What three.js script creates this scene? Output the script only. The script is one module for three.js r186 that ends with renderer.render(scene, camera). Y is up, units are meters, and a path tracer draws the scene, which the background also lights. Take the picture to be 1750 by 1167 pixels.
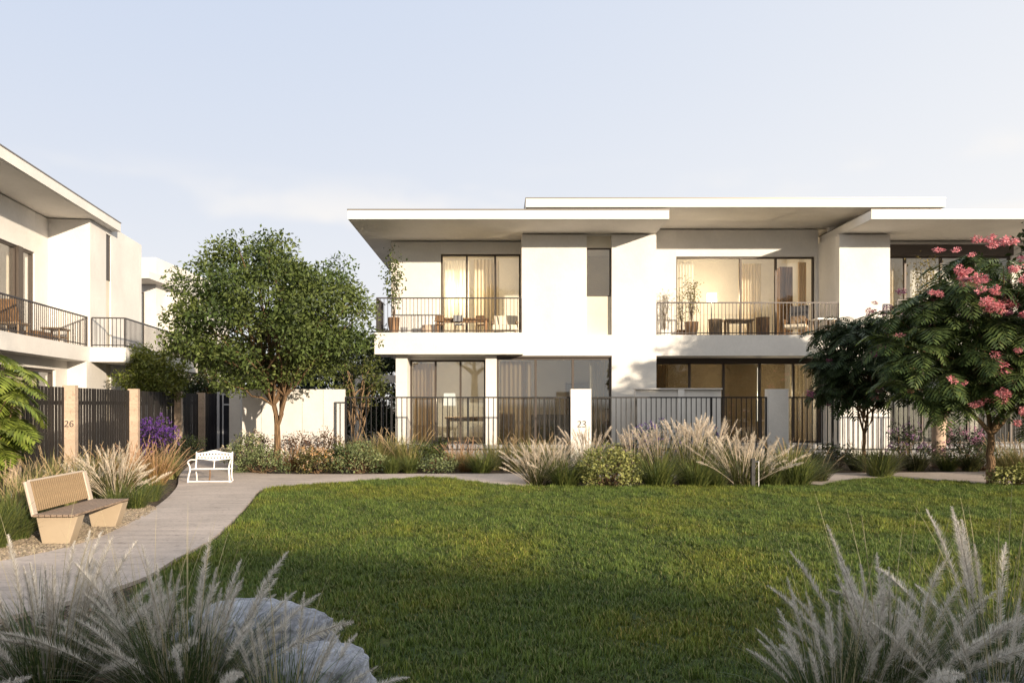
import * as THREE from 'three';
import { RoundedBoxGeometry } from 'three/addons/geometries/RoundedBoxGeometry.js';
import { TextGeometry } from 'three/addons/geometries/TextGeometry.js';
import { FontLoader } from 'three/addons/loaders/FontLoader.js';
import { mergeGeometries } from 'three/addons/utils/BufferGeometryUtils.js';

// ---------------------------------------------------------------- camera, sky, sun, exposure
const EYE = 1.6, FOC = 1351;                       // eye height in metres, focal length in photograph pixels (1750 wide)
const scene = new THREE.Scene();
const camera = new THREE.PerspectiveCamera(2 * Math.atan(583.5 / FOC) * 180 / Math.PI, 1750 / 1167, 0.1, 1500);
camera.position.set(0, EYE, 0);
camera.lookAt(0, EYE, -10);
camera.setViewOffset(1750, 1167, 25, -106.5, 1750, 1167);   // shifted lens: horizon low in the frame, verticals straight
const renderer = new THREE.WebGLRenderer({ antialias: true });
renderer.toneMapping = THREE.LinearToneMapping;
renderer.toneMappingExposure = 1.46;
renderer.shadowMap.enabled = true;
const SUN = new THREE.Vector3(1.2, 0.42, 1.7).normalize();

function rng(seed) { let a = seed >>> 0; return () => { a = a + 0x6D2B79F5 | 0; let t = Math.imul(a ^ a >>> 15, 1 | a); t = t + Math.imul(t ^ t >>> 7, 61 | t) ^ t; return ((t ^ t >>> 14) >>> 0) / 4294967296; }; }
const clamp = (x, a = 0, b = 1) => Math.min(b, Math.max(a, x));
const lerp = (a, b, t) => a + (b - a) * t;
const sstep = (a, b, x) => { const t = clamp((x - a) / (b - a)); return t * t * (3 - 2 * t); };
function hash3(x, y, z) { let h = Math.imul(x, 374761393) ^ Math.imul(y, 668265263) ^ Math.imul(z, 2147483647 ^ 0x5bd1e995); h = Math.imul(h ^ h >>> 13, 1274126177); return ((h ^ h >>> 16) >>> 0) / 4294967296; }
function noise3(x, y, z, wx = 0, wy = 0) {          // value noise; wx, wy: repeat after so many cells
  const X = Math.floor(x), Y = Math.floor(y), Z = Math.floor(z), f = t => t * t * (3 - 2 * t), u = f(x - X), v = f(y - Y), w = f(z - Z);
  const m = (k, n) => n ? ((k % n) + n) % n : k, g = (i, j, k) => hash3(m(X + i, wx), m(Y + j, wy), Z + k);
  return lerp(lerp(lerp(g(0, 0, 0), g(1, 0, 0), u), lerp(g(0, 1, 0), g(1, 1, 0), u), v), lerp(lerp(g(0, 0, 1), g(1, 0, 1), u), lerp(g(0, 1, 1), g(1, 1, 1), u), v), w);
}
function fbm(x, y, z, oct, wx = 0, wy = 0) { let s = 0, a = 0.5, t = 0; for (let o = 0; o < oct; o++) { s += a * noise3(x, y, z + o * 17, wx, wy); t += a; a /= 2; x *= 2; y *= 2; wx *= 2; wy *= 2; } return s / t; }

{ // pale evening sky, whiter towards the sun's side and the horizon, with a few low wisps of cloud
  const W = 1024, H = 512, data = new Float32Array(W * H * 4), sh = new THREE.Vector2(SUN.x, SUN.z).normalize();
  for (let j = 0; j < H; j++) for (let i = 0; i < W; i++) {
    const el = ((j + 0.5) / H - 0.5) * Math.PI, az = ((i + 0.5) / W - 0.5) * 2 * Math.PI, dx = Math.cos(az), dz = Math.sin(az);
    const k = (1 + dx * sh.x + dz * sh.y) / 2, e = Math.max(el, 0) / (Math.PI / 2);
    const wht = clamp(1.1 * k + 0.95 * Math.exp(-e * 4.6), 0, 1);
    let c = [lerp(0.36, 0.67, wht), lerp(0.435, 0.665, wht), lerp(0.58, 0.655, wht)];
    const warm = Math.exp(-e * 16) * 0.8;
    c = [lerp(c[0], 0.64, warm), lerp(c[1], 0.62, warm), lerp(c[2], 0.595, warm)];
    if (el > 0) {
      const n = fbm(az * 7 + 20, el * 30, 3.1, 6), band = sstep(0.14, 0.2, el) * (1 - sstep(0.22, 0.29, el - 0.08 * k)), cl = sstep(0.52, 0.74, n) * band * 0.75;
      c = [lerp(c[0], 0.68, cl), lerp(c[1], 0.655, cl), lerp(c[2], 0.63, cl)];
    } else c = [0.2, 0.19, 0.17];
    const o = (j * W + i) * 4; data[o] = c[0]; data[o + 1] = c[1]; data[o + 2] = c[2]; data[o + 3] = 1;
  }
  const t = new THREE.DataTexture(data, W, H, THREE.RGBAFormat, THREE.FloatType);
  t.mapping = THREE.EquirectangularReflectionMapping; t.magFilter = t.minFilter = THREE.LinearFilter; t.needsUpdate = true;
  scene.background = t; scene.environment = t;
}
const sun = new THREE.DirectionalLight(new THREE.Color().setRGB(1, 0.83, 0.63), 5.0);
sun.position.copy(SUN).multiplyScalar(80).add(new THREE.Vector3(0, 0, -14)); sun.castShadow = true; sun.shadow.radius = 1.5; sun.shadow.mapSize.set(4096, 4096);
Object.assign(sun.shadow.camera, { left: -45, right: 45, top: 30, bottom: -30, near: 1, far: 180 });
scene.add(sun); scene.add(sun.target); sun.target.position.set(0, 0, -14);

// ---------------------------------------------------------------- helpers
const xp = (px, d) => (px - 850) * d / FOC, yp = (py, d) => EYE - (py - 690) * d / FOC;   // measured widths and heights at a known depth d
const taken = {};
function numbered(n) { const k = taken[n] = (taken[n] ?? -1) + 1; return k ? `${n}_${String(k).padStart(3, '0')}` : n; }
const origin = new WeakMap();
function thing(name, label, category, pos = [0, 0, 0], turn = 0, group) {
  const o = new THREE.Group(); o.name = numbered(name); o.position.set(...pos); o.rotation.y = turn; o.userData = { label, category };
  if (group) o.userData.group = group;
  origin.set(o, new THREE.Vector3(...(turn ? [0, 0, 0] : pos))); scene.add(o); return o;
}
function sub(parent, name) { const o = new THREE.Group(); o.name = name; parent.add(o); origin.set(o, origin.get(parent)); return o; }
function mesh(name, geo, mat, parent, p, r, s) {
  const m = new THREE.Mesh(geo, mat); m.name = name; m.castShadow = m.receiveShadow = true;
  if (p) m.position.set(...p); if (r) m.rotation.set(...r); if (s) m.scale.set(...s);
  parent.add(m); return m;
}
function single(name, geo, mat, label, category, p, r, s, group) { const m = mesh(numbered(name), geo, mat, scene, p, r, s); m.userData = { label, category }; if (group) m.userData.group = group; return m; }
function structure(name, geo, mat, p) { const m = mesh(numbered(name), geo, mat, scene, p); m.userData = { kind: 'structure' }; return m; }
function copyOf(o, label, pos, turn = 0, s = 1, group) {
  const c = o.clone(); c.name = numbered(o.userData.base || o.name.replace(/_\d{3}$/, '')); c.position.set(...pos); c.rotation.y = turn; typeof s === 'number' ? c.scale.setScalar(s) : c.scale.set(...s);
  c.userData = { ...o.userData, label }; delete c.userData.base; if (group) c.userData.group = group; scene.add(c); return c;
}
const boxes = {};
function boxGeo(w, h, d) {                          // box with uv in metres
  const key = [w, h, d].map(v => v.toFixed(4)).join(); if (boxes[key]) return boxes[key];
  const g = new THREE.BoxGeometry(w, h, d), uv = g.attributes.uv, dim = [[d, h], [d, h], [w, d], [w, d], [w, h], [w, h]];
  for (let f = 0; f < 6; f++) for (let v = 0; v < 4; v++) { const i = f * 4 + v; uv.setXY(i, uv.getX(i) * dim[f][0], uv.getY(i) * dim[f][1]); }
  return boxes[key] = g;
}
function slab(parent, name, mat, x0, x1, y0, y1, d0, d1) {   // axis-parallel block between world x, y and depth (= -z) limits
  const o = origin.get(parent);
  return mesh(name, boxGeo(x1 - x0, y1 - y0, d1 - d0), mat, parent, [(x0 + x1) / 2 - o.x, (y0 + y1) / 2 - o.y, -(d0 + d1) / 2 - o.z]);
}
function at(geo, x, y, z, rx = 0, ry = 0, rz = 0, sx = 1, sy = 1, sz = 1) { const g = geo.clone(); g.applyMatrix4(new THREE.Matrix4().compose(new THREE.Vector3(x, y, z), new THREE.Quaternion().setFromEuler(new THREE.Euler(rx, ry, rz)), new THREE.Vector3(sx, sy, sz))); return g; }
const merge = l => mergeGeometries(l.map(g => g.index ? g.toNonIndexed() : g));
const rbox = (w, h, d, r = 0.01) => new RoundedBoxGeometry(w, h, d, 2, r);

class GB {                                          // geometry builder for leaves, blades and branches
  constructor() { this.p = []; this.n = []; this.c = []; this.u = []; this.i = []; this.k = 0; }
  v(p, n, c, u = 0, w = 0) { this.p.push(p.x, p.y, p.z); this.n.push(n.x, n.y, n.z); this.c.push(c[0], c[1], c[2]); this.u.push(u, w); return this.k++; }
  leaf(p, dir, nor, len, wid, c, fold = 0.15) {
    const s = new THREE.Vector3().crossVectors(dir, nor).normalize(), m = p.clone().addScaledVector(dir, len * 0.45), up = wid * fold;
    const a = this.v(p, nor, c), l = m.clone().addScaledVector(s, wid / 2).addScaledVector(nor, up), r = m.clone().addScaledVector(s, -wid / 2).addScaledVector(nor, up);
    const n1 = nor.clone().addScaledVector(s, -fold * 2).normalize(), n2 = nor.clone().addScaledVector(s, fold * 2).normalize();
    const b = this.v(l, n1, c), t = this.v(p.clone().addScaledVector(dir, len), nor, c), d = this.v(r, n2, c);
    this.i.push(a, b, t, a, t, d);
  }
  blade(p, az, lean, bend, len, wid, c, seg = 4, R = Math.random) {
    const ca = Math.cos(az), sa = Math.sin(az), tw = (R() - 0.5) * 1.6, side = new THREE.Vector3(-sa * Math.cos(tw), Math.sin(tw) * 0.4, ca * Math.cos(tw)).normalize();
    let q = p.clone(), pa = -1, pb = -1;
    for (let k = 0; k <= seg; k++) {
      const t = k / seg, a = lean + bend * Math.pow(t, 1.4), tan = new THREE.Vector3(Math.sin(a) * ca, Math.cos(a), Math.sin(a) * sa);
      const n = new THREE.Vector3().crossVectors(side, tan).normalize(), w = wid / 2 * (k === seg ? 0 : Math.pow(1 - t, 0.55));
      const A = this.v(q.clone().addScaledVector(side, w), n, c), B = k === seg ? A : this.v(q.clone().addScaledVector(side, -w), n, c);
      if (k) { this.i.push(pa, A, pb); if (k < seg) this.i.push(pb, A, B); }
      pa = A; pb = B; q = q.clone().addScaledVector(tan, len / seg);
    }
    return q;
  }
  bristle(p, dir, wid, c) {
    const s = new THREE.Vector3(dir.z + 0.01, 0.3 * dir.x, -dir.x).normalize(), n = new THREE.Vector3().crossVectors(s, dir).normalize();
    const a = this.v(p.clone().addScaledVector(s, wid / 2), n, c), b = this.v(p.clone().addScaledVector(s, -wid / 2), n, c), t = this.v(p.clone().add(dir), n, c); this.i.push(a, t, b);
  }
  tube(pts, rad, sides, c, vs = 1) {
    let prev = null, len = 0;
    pts.forEach((p, k) => {
      const t = new THREE.Vector3().subVectors(pts[Math.min(k + 1, pts.length - 1)], pts[Math.max(k - 1, 0)]).normalize(), ref = Math.abs(t.y) > 0.9 ? new THREE.Vector3(1, 0, 0) : new THREE.Vector3(0, 1, 0);
      const a = new THREE.Vector3().crossVectors(t, ref).normalize(), b = new THREE.Vector3().crossVectors(t, a);
      if (k) len += p.distanceTo(pts[k - 1]);
      const row = [];
      for (let s = 0; s <= sides; s++) { const w = s / sides * 2 * Math.PI, n = a.clone().multiplyScalar(Math.cos(w)).addScaledVector(b, Math.sin(w)); row.push(this.v(p.clone().addScaledVector(n, rad[k]), n, c, s / sides * Math.max(0.05, rad[0]) * 6, len * vs)); }
      if (prev) for (let s = 0; s < sides; s++) this.i.push(prev[s], prev[s + 1], row[s], row[s], prev[s + 1], row[s + 1]);
      prev = row;
    });
  }
  add(g2, M) { const v = new THREE.Vector3(), n = new THREE.Vector3(), nm = new THREE.Matrix3().getNormalMatrix(M), o = this.k;   // append another builder, placed by M
    for (let k = 0; k < g2.k; k++) { v.fromArray(g2.p, k * 3).applyMatrix4(M); n.fromArray(g2.n, k * 3).applyMatrix3(nm).normalize(); this.v(v, n, [g2.c[k * 3], g2.c[k * 3 + 1], g2.c[k * 3 + 2]], g2.u[k * 2], g2.u[k * 2 + 1]); }
    for (const x of g2.i) this.i.push(x + o); }
  tint(s) { for (let k = 0; k < this.c.length; k++) this.c[k] *= s; return this; }
  geo() {
    const g = new THREE.BufferGeometry();
    g.setAttribute('position', new THREE.Float32BufferAttribute(this.p, 3)); g.setAttribute('normal', new THREE.Float32BufferAttribute(this.n, 3));
    g.setAttribute('uv', new THREE.Float32BufferAttribute(this.u, 2)); g.setAttribute('color', new THREE.Float32BufferAttribute(this.c, 3)); g.setIndex(this.i); return g;
  }
}
const V = (x, y, z) => new THREE.Vector3(x, y, z);
const mixc = (a, b, t) => [lerp(a[0], b[0], t), lerp(a[1], b[1], t), lerp(a[2], b[2], t)];
function rdir(R) { const y = R() * 2 - 1, a = R() * 6.2832, s = Math.sqrt(1 - y * y); return V(s * Math.cos(a), y, s * Math.sin(a)); }
function curve(a, b, sag, n, R, jit = 0) { const o = []; for (let k = 0; k <= n; k++) { const t = k / n, p = a.clone().lerp(b, t); p.y += sag * 4 * t * (1 - t); if (k && k < n) p.add(V((R() - 0.5) * jit, (R() - 0.5) * jit, (R() - 0.5) * jit)); o.push(p); } return o; }

// ---------------------------------------------------------------- materials
function tex(size, f, srgb, rx = 1, ry = 1) {       // f(u, v) -> grey number or [r, g, b], 0..1
  const d = new Uint8Array(size * size * 4);
  for (let j = 0; j < size; j++) for (let i = 0; i < size; i++) { let c = f(i / size, j / size); if (typeof c === 'number') c = [c, c, c]; const o = (j * size + i) * 4; for (let k = 0; k < 3; k++) d[o + k] = clamp(c[k]) * 255; d[o + 3] = 255; }
  const t = new THREE.DataTexture(d, size, size); t.wrapS = t.wrapT = THREE.RepeatWrapping; t.magFilter = THREE.LinearFilter; t.minFilter = THREE.LinearMipmapLinearFilter; t.generateMipmaps = true;
  if (srgb) t.colorSpace = THREE.SRGBColorSpace; t.repeat.set(rx, ry); t.needsUpdate = true; return t;
}
const lin = (r, g, b) => new THREE.Color().setRGB(r, g, b);
const M = {};
const stuccoBump = tex(512, (u, v) => 0.6 * fbm(u * 64, v * 64, 1, 3, 64, 64) + 0.4 * fbm(u * 8, v * 8, 5, 3, 8, 8), false, 0.6, 0.6);
const stuccoMap = tex(512, (u, v) => { const n = fbm(u * 6, v * 6, 9, 5, 6, 6), f = fbm(u * 90, v * 90, 4, 2, 90, 90), s = 0.945 + 0.05 * (n - 0.5) * 2 + 0.03 * (f - 0.5); return [s, s, s]; }, true, 0.22, 0.22);
M.white = new THREE.MeshStandardMaterial({ color: lin(0.80, 0.775, 0.74), roughness: 0.85, map: stuccoMap, bumpMap: stuccoBump, bumpScale: 0.004 });
M.soffit = new THREE.MeshStandardMaterial({ color: lin(0.84, 0.81, 0.76), roughness: 0.8, map: stuccoMap });
M.panel = new THREE.MeshStandardMaterial({ color: lin(0.72, 0.66, 0.54), roughness: 0.7, map: stuccoMap });
M.dark = new THREE.MeshStandardMaterial({ color: lin(0.035, 0.03, 0.028), roughness: 0.45, metalness: 0.4 });
M.bronze = new THREE.MeshStandardMaterial({ color: lin(0.07, 0.055, 0.045), roughness: 0.5, metalness: 0.3 });
M.rail = new THREE.MeshStandardMaterial({ color: lin(0.06, 0.052, 0.05), roughness: 0.45, metalness: 0.3 });
M.fence = new THREE.MeshStandardMaterial({ color: lin(0.007, 0.007, 0.009), roughness: 0.55 });
M.flash = new THREE.MeshStandardMaterial({ color: lin(0.22, 0.2, 0.18), roughness: 0.4, metalness: 0.6 });
M.glass = new THREE.MeshPhysicalMaterial({ color: lin(0.97, 0.98, 0.98), transmission: 1, thickness: 0, roughness: 0.0, ior: 1.62, side: THREE.DoubleSide });
M.glassDark = new THREE.MeshPhysicalMaterial({ color: lin(0.70, 0.72, 0.72), transmission: 1, thickness: 0, roughness: 0.0, ior: 2.0, side: THREE.DoubleSide });
M.room = new THREE.MeshStandardMaterial({ color: lin(0.85, 0.80, 0.71), roughness: 0.9, map: stuccoMap });
M.roomTan = new THREE.MeshStandardMaterial({ color: lin(0.42, 0.33, 0.22), roughness: 0.8, map: stuccoMap });
M.ceil = new THREE.MeshStandardMaterial({ color: lin(0.8, 0.78, 0.74), roughness: 0.9 });
const woodMap = tex(512, (u, v) => { const g = fbm(u * 40, v * 3, 2, 4, 40, 3), k = fbm(u * 150, v * 6, 8, 2, 150, 6), s = 0.62 + 0.5 * (g - 0.5) + 0.25 * (k - 0.5); return [s, s * 0.97, s * 0.93]; }, true);
M.wood = new THREE.MeshStandardMaterial({ color: lin(0.55, 0.33, 0.17), roughness: 0.6, map: woodMap });
M.oak = new THREE.MeshStandardMaterial({ color: lin(0.70, 0.52, 0.34), roughness: 0.6, map: woodMap });
M.floorWood = new THREE.MeshStandardMaterial({ color: lin(0.6, 0.42, 0.26), roughness: 0.5, map: woodMap });
M.cream = new THREE.MeshStandardMaterial({ color: lin(0.72, 0.64, 0.5), roughness: 0.85 });
M.grey = new THREE.MeshStandardMaterial({ color: lin(0.3, 0.3, 0.31), roughness: 0.8 });
M.charcoal = new THREE.MeshStandardMaterial({ color: lin(0.05, 0.05, 0.055), roughness: 0.7 });
const fabBump = tex(256, (u, v) => 0.5 + 0.25 * Math.sin(u * 402) + 0.25 * Math.sin(v * 402), false, 2, 2);
M.curtain = new THREE.MeshPhysicalMaterial({ color: lin(0.80, 0.70, 0.53), roughness: 1, transmission: 0.35, thickness: 0, bumpMap: fabBump, bumpScale: 0.002, side: THREE.DoubleSide });
M.curtainTan = new THREE.MeshPhysicalMaterial({ color: lin(0.66, 0.49, 0.30), roughness: 1, transmission: 0.25, thickness: 0, side: THREE.DoubleSide });
M.sheer = new THREE.MeshPhysicalMaterial({ color: lin(0.86, 0.82, 0.74), roughness: 1, transmission: 0.5, thickness: 0, side: THREE.DoubleSide });
M.lampGlow = new THREE.MeshStandardMaterial({ color: lin(0.9, 0.85, 0.75), emissive: lin(1, 0.9, 0.72), emissiveIntensity: 1.4, roughness: 0.9 });
const concMap = tex(1024, (u, v) => {
  const st = fbm(u * 3, v * 40, 11, 4, 3, 40), b = fbm(u * 5, v * 5, 21, 4, 5, 5), f = fbm(u * 220, v * 220, 31, 2, 220, 220), pit = fbm(u * 60, v * 60, 41, 2, 60, 60) > 0.74 ? -0.12 : 0;
  const s = 0.74 + 0.13 * (st - 0.5) + 0.16 * (b - 0.5) + 0.10 * (f - 0.5) + pit * 0.6; return [s, s * 0.955, s * 0.92]; }, true, 0.33, 0.33);
const concBump = tex(512, (u, v) => 0.5 * fbm(u * 4, v * 60, 11, 3, 4, 60) + 0.5 * fbm(u * 120, v * 120, 3, 2, 120, 120), false, 0.5, 0.5);
M.path = new THREE.MeshStandardMaterial({ color: lin(0.94, 0.89, 0.85), roughness: 0.85, map: concMap, bumpMap: concBump, bumpScale: 0.0025 });
M.concrete = new THREE.MeshStandardMaterial({ color: lin(0.95, 0.8, 0.66), roughness: 0.85, map: concMap, bumpMap: concBump, bumpScale: 0.004 });
const soilMap = tex(1024, (u, v) => { const a = fbm(u * 24, v * 24, 2, 5, 24, 24), f = fbm(u * 140, v * 140, 7, 2, 140, 140), chip = fbm(u * 70, v * 40, 13, 2, 70, 40), s = 0.20 + 0.22 * (a - 0.5) + 0.30 * (f - 0.5) + (chip > 0.66 ? 0.16 : 0); return [s * 1.15, s * 0.95, s * 0.74]; }, true, 0.5, 0.5);
const soilBump = tex(512, (u, v) => fbm(u * 70, v * 70, 7, 3, 70, 70), false, 0.6, 0.6);
M.soil = new THREE.MeshStandardMaterial({ color: lin(1, 1, 1), roughness: 1, map: soilMap, bumpMap: soilBump, bumpScale: 0.03 });
const turfMap = tex(1024, (u, v) => { const a = fbm(u * 10, v * 10, 4, 4, 10, 10), f = fbm(u * 180, v * 180, 9, 2, 180, 180), s = 0.9 + 0.8 * (f - 0.5), y = clamp((a - 0.42) * 2.4); return [s * lerp(0.20, 0.31, y), s * lerp(0.27, 0.33, y), s * lerp(0.10, 0.13, y)]; }, true, 0.4, 0.4);
M.turf = new THREE.MeshStandardMaterial({ color: lin(1, 1, 1), roughness: 1, map: turfMap });
const barkBump = tex(512, (u, v) => fbm(u * 24, v * 5, 3, 4, 24, 5), false, 2, 1);
const barkMap = tex(512, (u, v) => { const s = 0.55 + 0.7 * (fbm(u * 24, v * 5, 3, 4, 24, 5) - 0.5); return [s, s * 0.9, s * 0.78]; }, true, 2, 1);
M.bark = new THREE.MeshStandardMaterial({ color: lin(0.62, 0.48, 0.34), roughness: 0.95, map: barkMap, bumpMap: barkBump, bumpScale: 0.015 });
M.barkPale = new THREE.MeshStandardMaterial({ color: lin(0.85, 0.72, 0.56), roughness: 0.95, map: barkMap, bumpMap: barkBump, bumpScale: 0.01 });
const leafMat = (tr = 0.32, rough = 0.62) => new THREE.MeshPhysicalMaterial({ vertexColors: true, roughness: rough, transmission: tr, thickness: 0, side: THREE.DoubleSide, specularIntensity: 0.5 });
M.leaf = leafMat(); M.plume = leafMat(0.4, 0.95); M.blade = leafMat(0.28, 0.6);
M.lawnBlade = new THREE.MeshPhysicalMaterial({ vertexColors: true, roughness: 0.65, side: THREE.DoubleSide, transmission: 0.3, thickness: 0, specularIntensity: 0.4 });
M.whitePaint = new THREE.MeshPhysicalMaterial({ color: lin(0.86, 0.85, 0.82), roughness: 0.35, clearcoat: 0.3 });
const rockMap = tex(512, (u, v) => { const a = fbm(u * 7, v * 7, 3, 5, 7, 7), f = fbm(u * 90, v * 90, 6, 2, 90, 90), s = 0.70 + 0.45 * (a - 0.5) + 0.25 * (f - 0.5); return [s * 0.97, s * 0.99, s * 1.03]; }, true, 1, 1);
M.rock = new THREE.MeshStandardMaterial({ color: lin(0.8, 0.8, 0.82), roughness: 0.9, map: rockMap, bumpMap: tex(512, (u, v) => fbm(u * 30, v * 30, 5, 5, 30, 30), false), bumpScale: 0.03 });
M.terracotta = new THREE.MeshStandardMaterial({ color: lin(0.62, 0.40, 0.24), roughness: 0.8, map: woodMap });
M.gravel = new THREE.MeshStandardMaterial({ color: lin(0.25, 0.21, 0.165), roughness: 0.95 });

// ---------------------------------------------------------------- the setting: ground, path, lawn
function outline(pts, n = 6) { const c = new THREE.CatmullRomCurve3(pts.map(([x, d]) => V(x, d, 0)), false, 'centripetal').getPoints(pts.length * n); return c.map(p => [p.x, p.y]); }
function sheet(poly, thick) { const s = new THREE.Shape(poly.map(([x, d]) => new THREE.Vector2(x, d))); const g = new THREE.ExtrudeGeometry(s, { depth: thick, bevelEnabled: false }); g.rotateX(-Math.PI / 2); return g; }
function inside(poly, x, y) { let r = false; for (let i = 0, j = poly.length - 1; i < poly.length; j = i++) { const [xi, yi] = poly[i], [xj, yj] = poly[j]; if ((yi > y) !== (yj > y) && x < (xj - xi) * (y - yi) / (yj - yi) + xi) r = !r; } return r; }
{
  const g = new THREE.PlaneGeometry(500, 500, 2, 2); g.rotateX(-Math.PI / 2); const uv = g.attributes.uv; for (let i = 0; i < uv.count; i++) uv.setXY(i, uv.getX(i) * 500, uv.getY(i) * 500);
  structure('ground', g, M.soil);
}
const leftEdge = outline([[-7.4, 5.2], [-6.4, 6.2], [-5.5, 7.1], [-4.95, 7.9], [-4.68, 8.9], [-4.8, 10.1], [-5.3, 12.4], [-6.05, 14.9], [-7.0, 17.4], [-7.9, 20.3], [-8.8, 24], [-9.7, 28.5]]);
const borderEdge = outline([[-8.55, 28.5], [-7.9, 25], [-6.7, 20.6], [-6.0, 18.4], [-5.2, 17.75], [-4.0, 17.6], [-2, 17.7], [0, 17.75], [3, 17.75], [6, 17.7], [9, 18.0], [16, 18.4]]);
const lawnEdge = outline([[16, 15.6], [12, 15.3], [10.3, 15.3], [9.5, 15.5], [8.36, 16.5], [7.2, 16.25], [6.25, 15.25]]).concat([[5.5, 16.6], [3, 16.8], [1.25, 16.3]], outline([[0.4, 14.95], [-0.1, 15.4], [-0.6, 15.95], [-1.36, 16.75], [-2.0, 16.5], [-2.7, 15.95], [-3.6, 15.3], [-4.2, 14.75], [-4.3, 14.3], [-4.1, 13.3], [-3.75, 11.6], [-3.45, 10], [-3.3, 9], [-3.26, 8], [-3.2, 7.1], [-3.4, 6.3], [-3.8, 5.5], [-4.5, 4.6], [-5.5, 3.7]]));
structure('path', sheet(leftEdge.concat(borderEdge, lawnEdge), 0.035), M.path);
const lawnPoly = [[16, 1]].concat(outline([[16, 15.5], [12, 15.2], [10.3, 15.2], [9.5, 15.4], [8.36, 16.4], [7.2, 16.1], [6.25, 15.1]]), outline([[6.2, 15.0], [4.5, 14.85], [2, 14.85], [0.42, 14.88]]), outline([[0.36, 14.9], [-0.1, 15.32], [-0.6, 15.88], [-1.36, 16.68], [-2.0, 16.42], [-2.7, 15.87], [-3.6, 15.22], [-4.12, 14.7], [-4.2, 14.3], [-4.02, 13.3], [-3.67, 11.6], [-3.37, 10], [-3.22, 9], [-3.18, 8], [-3.1, 7.1], [-3.0, 6.5], [-2.6, 6.0], [-1.7, 5.5], [-1.1, 5.0], [-0.9, 4.2], [-0.9, 1]]));
structure('lawn', sheet(lawnPoly, 0.02), M.turf);
{ // grass blades of the lawn
  const R = rng(11), geos = [];
  for (let k = 0; k < 3; k++) {
    const b = new GB();
    for (let j = 0; j < 11; j++) { const a = R() * 6.28, r = R() * 0.035, y = R(), v = 0.75 + R() * 0.5, dry = R() < 0.07; b.blade(V(r * Math.cos(a), 0, r * Math.sin(a)), R() * 6.28, 0.05 + R() * 0.45, 0.3 + R() * 0.9, 0.025 + R() * 0.04, 0.0045 + R() * 0.003, dry ? [0.34 * v, 0.29 * v, 0.12 * v] : [v * lerp(0.07, 0.215, y), v * lerp(0.12, 0.245, y), v * lerp(0.02, 0.052, y)], 2, R); }
    geos.push(b.geo());
  }
  const place = [[], [], []], n = 210000;
  for (let k = 0; k < n; k++) {
    const d = 3.2 + 13.8 * Math.pow(R(), 0.8), x = lerp(-4.6, 12.6, R());
    if (Math.abs(x - 0.2) > d * 0.70 + 0.6 || !inside(lawnPoly, x, d)) continue;
    place[k % 3].push([x + (R() - 0.5) * 0.03, d]);
  }
  place.forEach((l, k) => {
    const im = new THREE.InstancedMesh(geos[k], M.lawnBlade, l.length), o = new THREE.Object3D(), c = new THREE.Color();
    l.forEach(([x, d], i) => { const s = (0.75 + R() * 0.6) * (0.85 + d * 0.035), p = fbm(x * 0.9 + 50, d * 0.9, 2, 3), q = fbm(x * 7 + 9, d * 7, 7, 3); o.position.set(x, 0.018, -d); o.rotation.set(0, R() * 6.28, 0); o.scale.set(s * 1.15, s * (0.2 + 1.15 * q), s * 1.15); o.updateMatrix(); im.setMatrixAt(i, o.matrix); const y = clamp((p - 0.38) * 3) , v = 0.55 + 0.9 * q; im.setColorAt(i, c.setRGB(v * lerp(0.82, 1.15, y), v * lerp(0.92, 1.06, y), v * lerp(0.95, 0.85, y))); });
    im.name = numbered('grass'); im.castShadow = im.receiveShadow = true; im.userData = { kind: 'stuff', label: 'short green blades of the mown lawn', category: 'grass' }; scene.add(im);
  });
}
{ // gravel strip under the bench
  const poly = outline([[-4.66, 8.6], [-4.78, 10.1], [-5.2, 12.0], [-5.6, 12.2], [-5.75, 10.5], [-5.8, 8.3], [-5.3, 7.9], [-4.98, 8.0], [-4.7, 8.55]]);
  structure('gravel_bed', sheet(poly, 0.012), M.soil);
  const R = rng(5), g = new THREE.IcosahedronGeometry(0.016, 0), l = [];
  for (let k = 0; k < 16000; k++) { const x = lerp(-5.8, -4.6, R()), d = lerp(7.9, 12.3, R()); if (inside(poly, x, d)) l.push([x, d]); }
  const im = new THREE.InstancedMesh(g, M.gravel, l.length), o = new THREE.Object3D(), c = new THREE.Color();
  l.forEach(([x, d], i) => { const s = 0.5 + R() * 0.9; o.position.set(x, 0.014 + R() * 0.012, -d); o.rotation.set(R() * 6, R() * 6, R() * 6); o.scale.set(s * 1.3, s * 0.8, s); o.updateMatrix(); im.setMatrixAt(i, o.matrix); const v = 0.55 + R() * 0.8; im.setColorAt(i, c.setRGB(v, v * (0.94 + R() * 0.06), v * (0.85 + R() * 0.1))); });
  im.name = 'gravel'; im.castShadow = im.receiveShadow = true; im.userData = { kind: 'stuff', label: 'loose tan gravel under the brown bench', category: 'gravel' }; scene.add(im);
}

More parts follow.
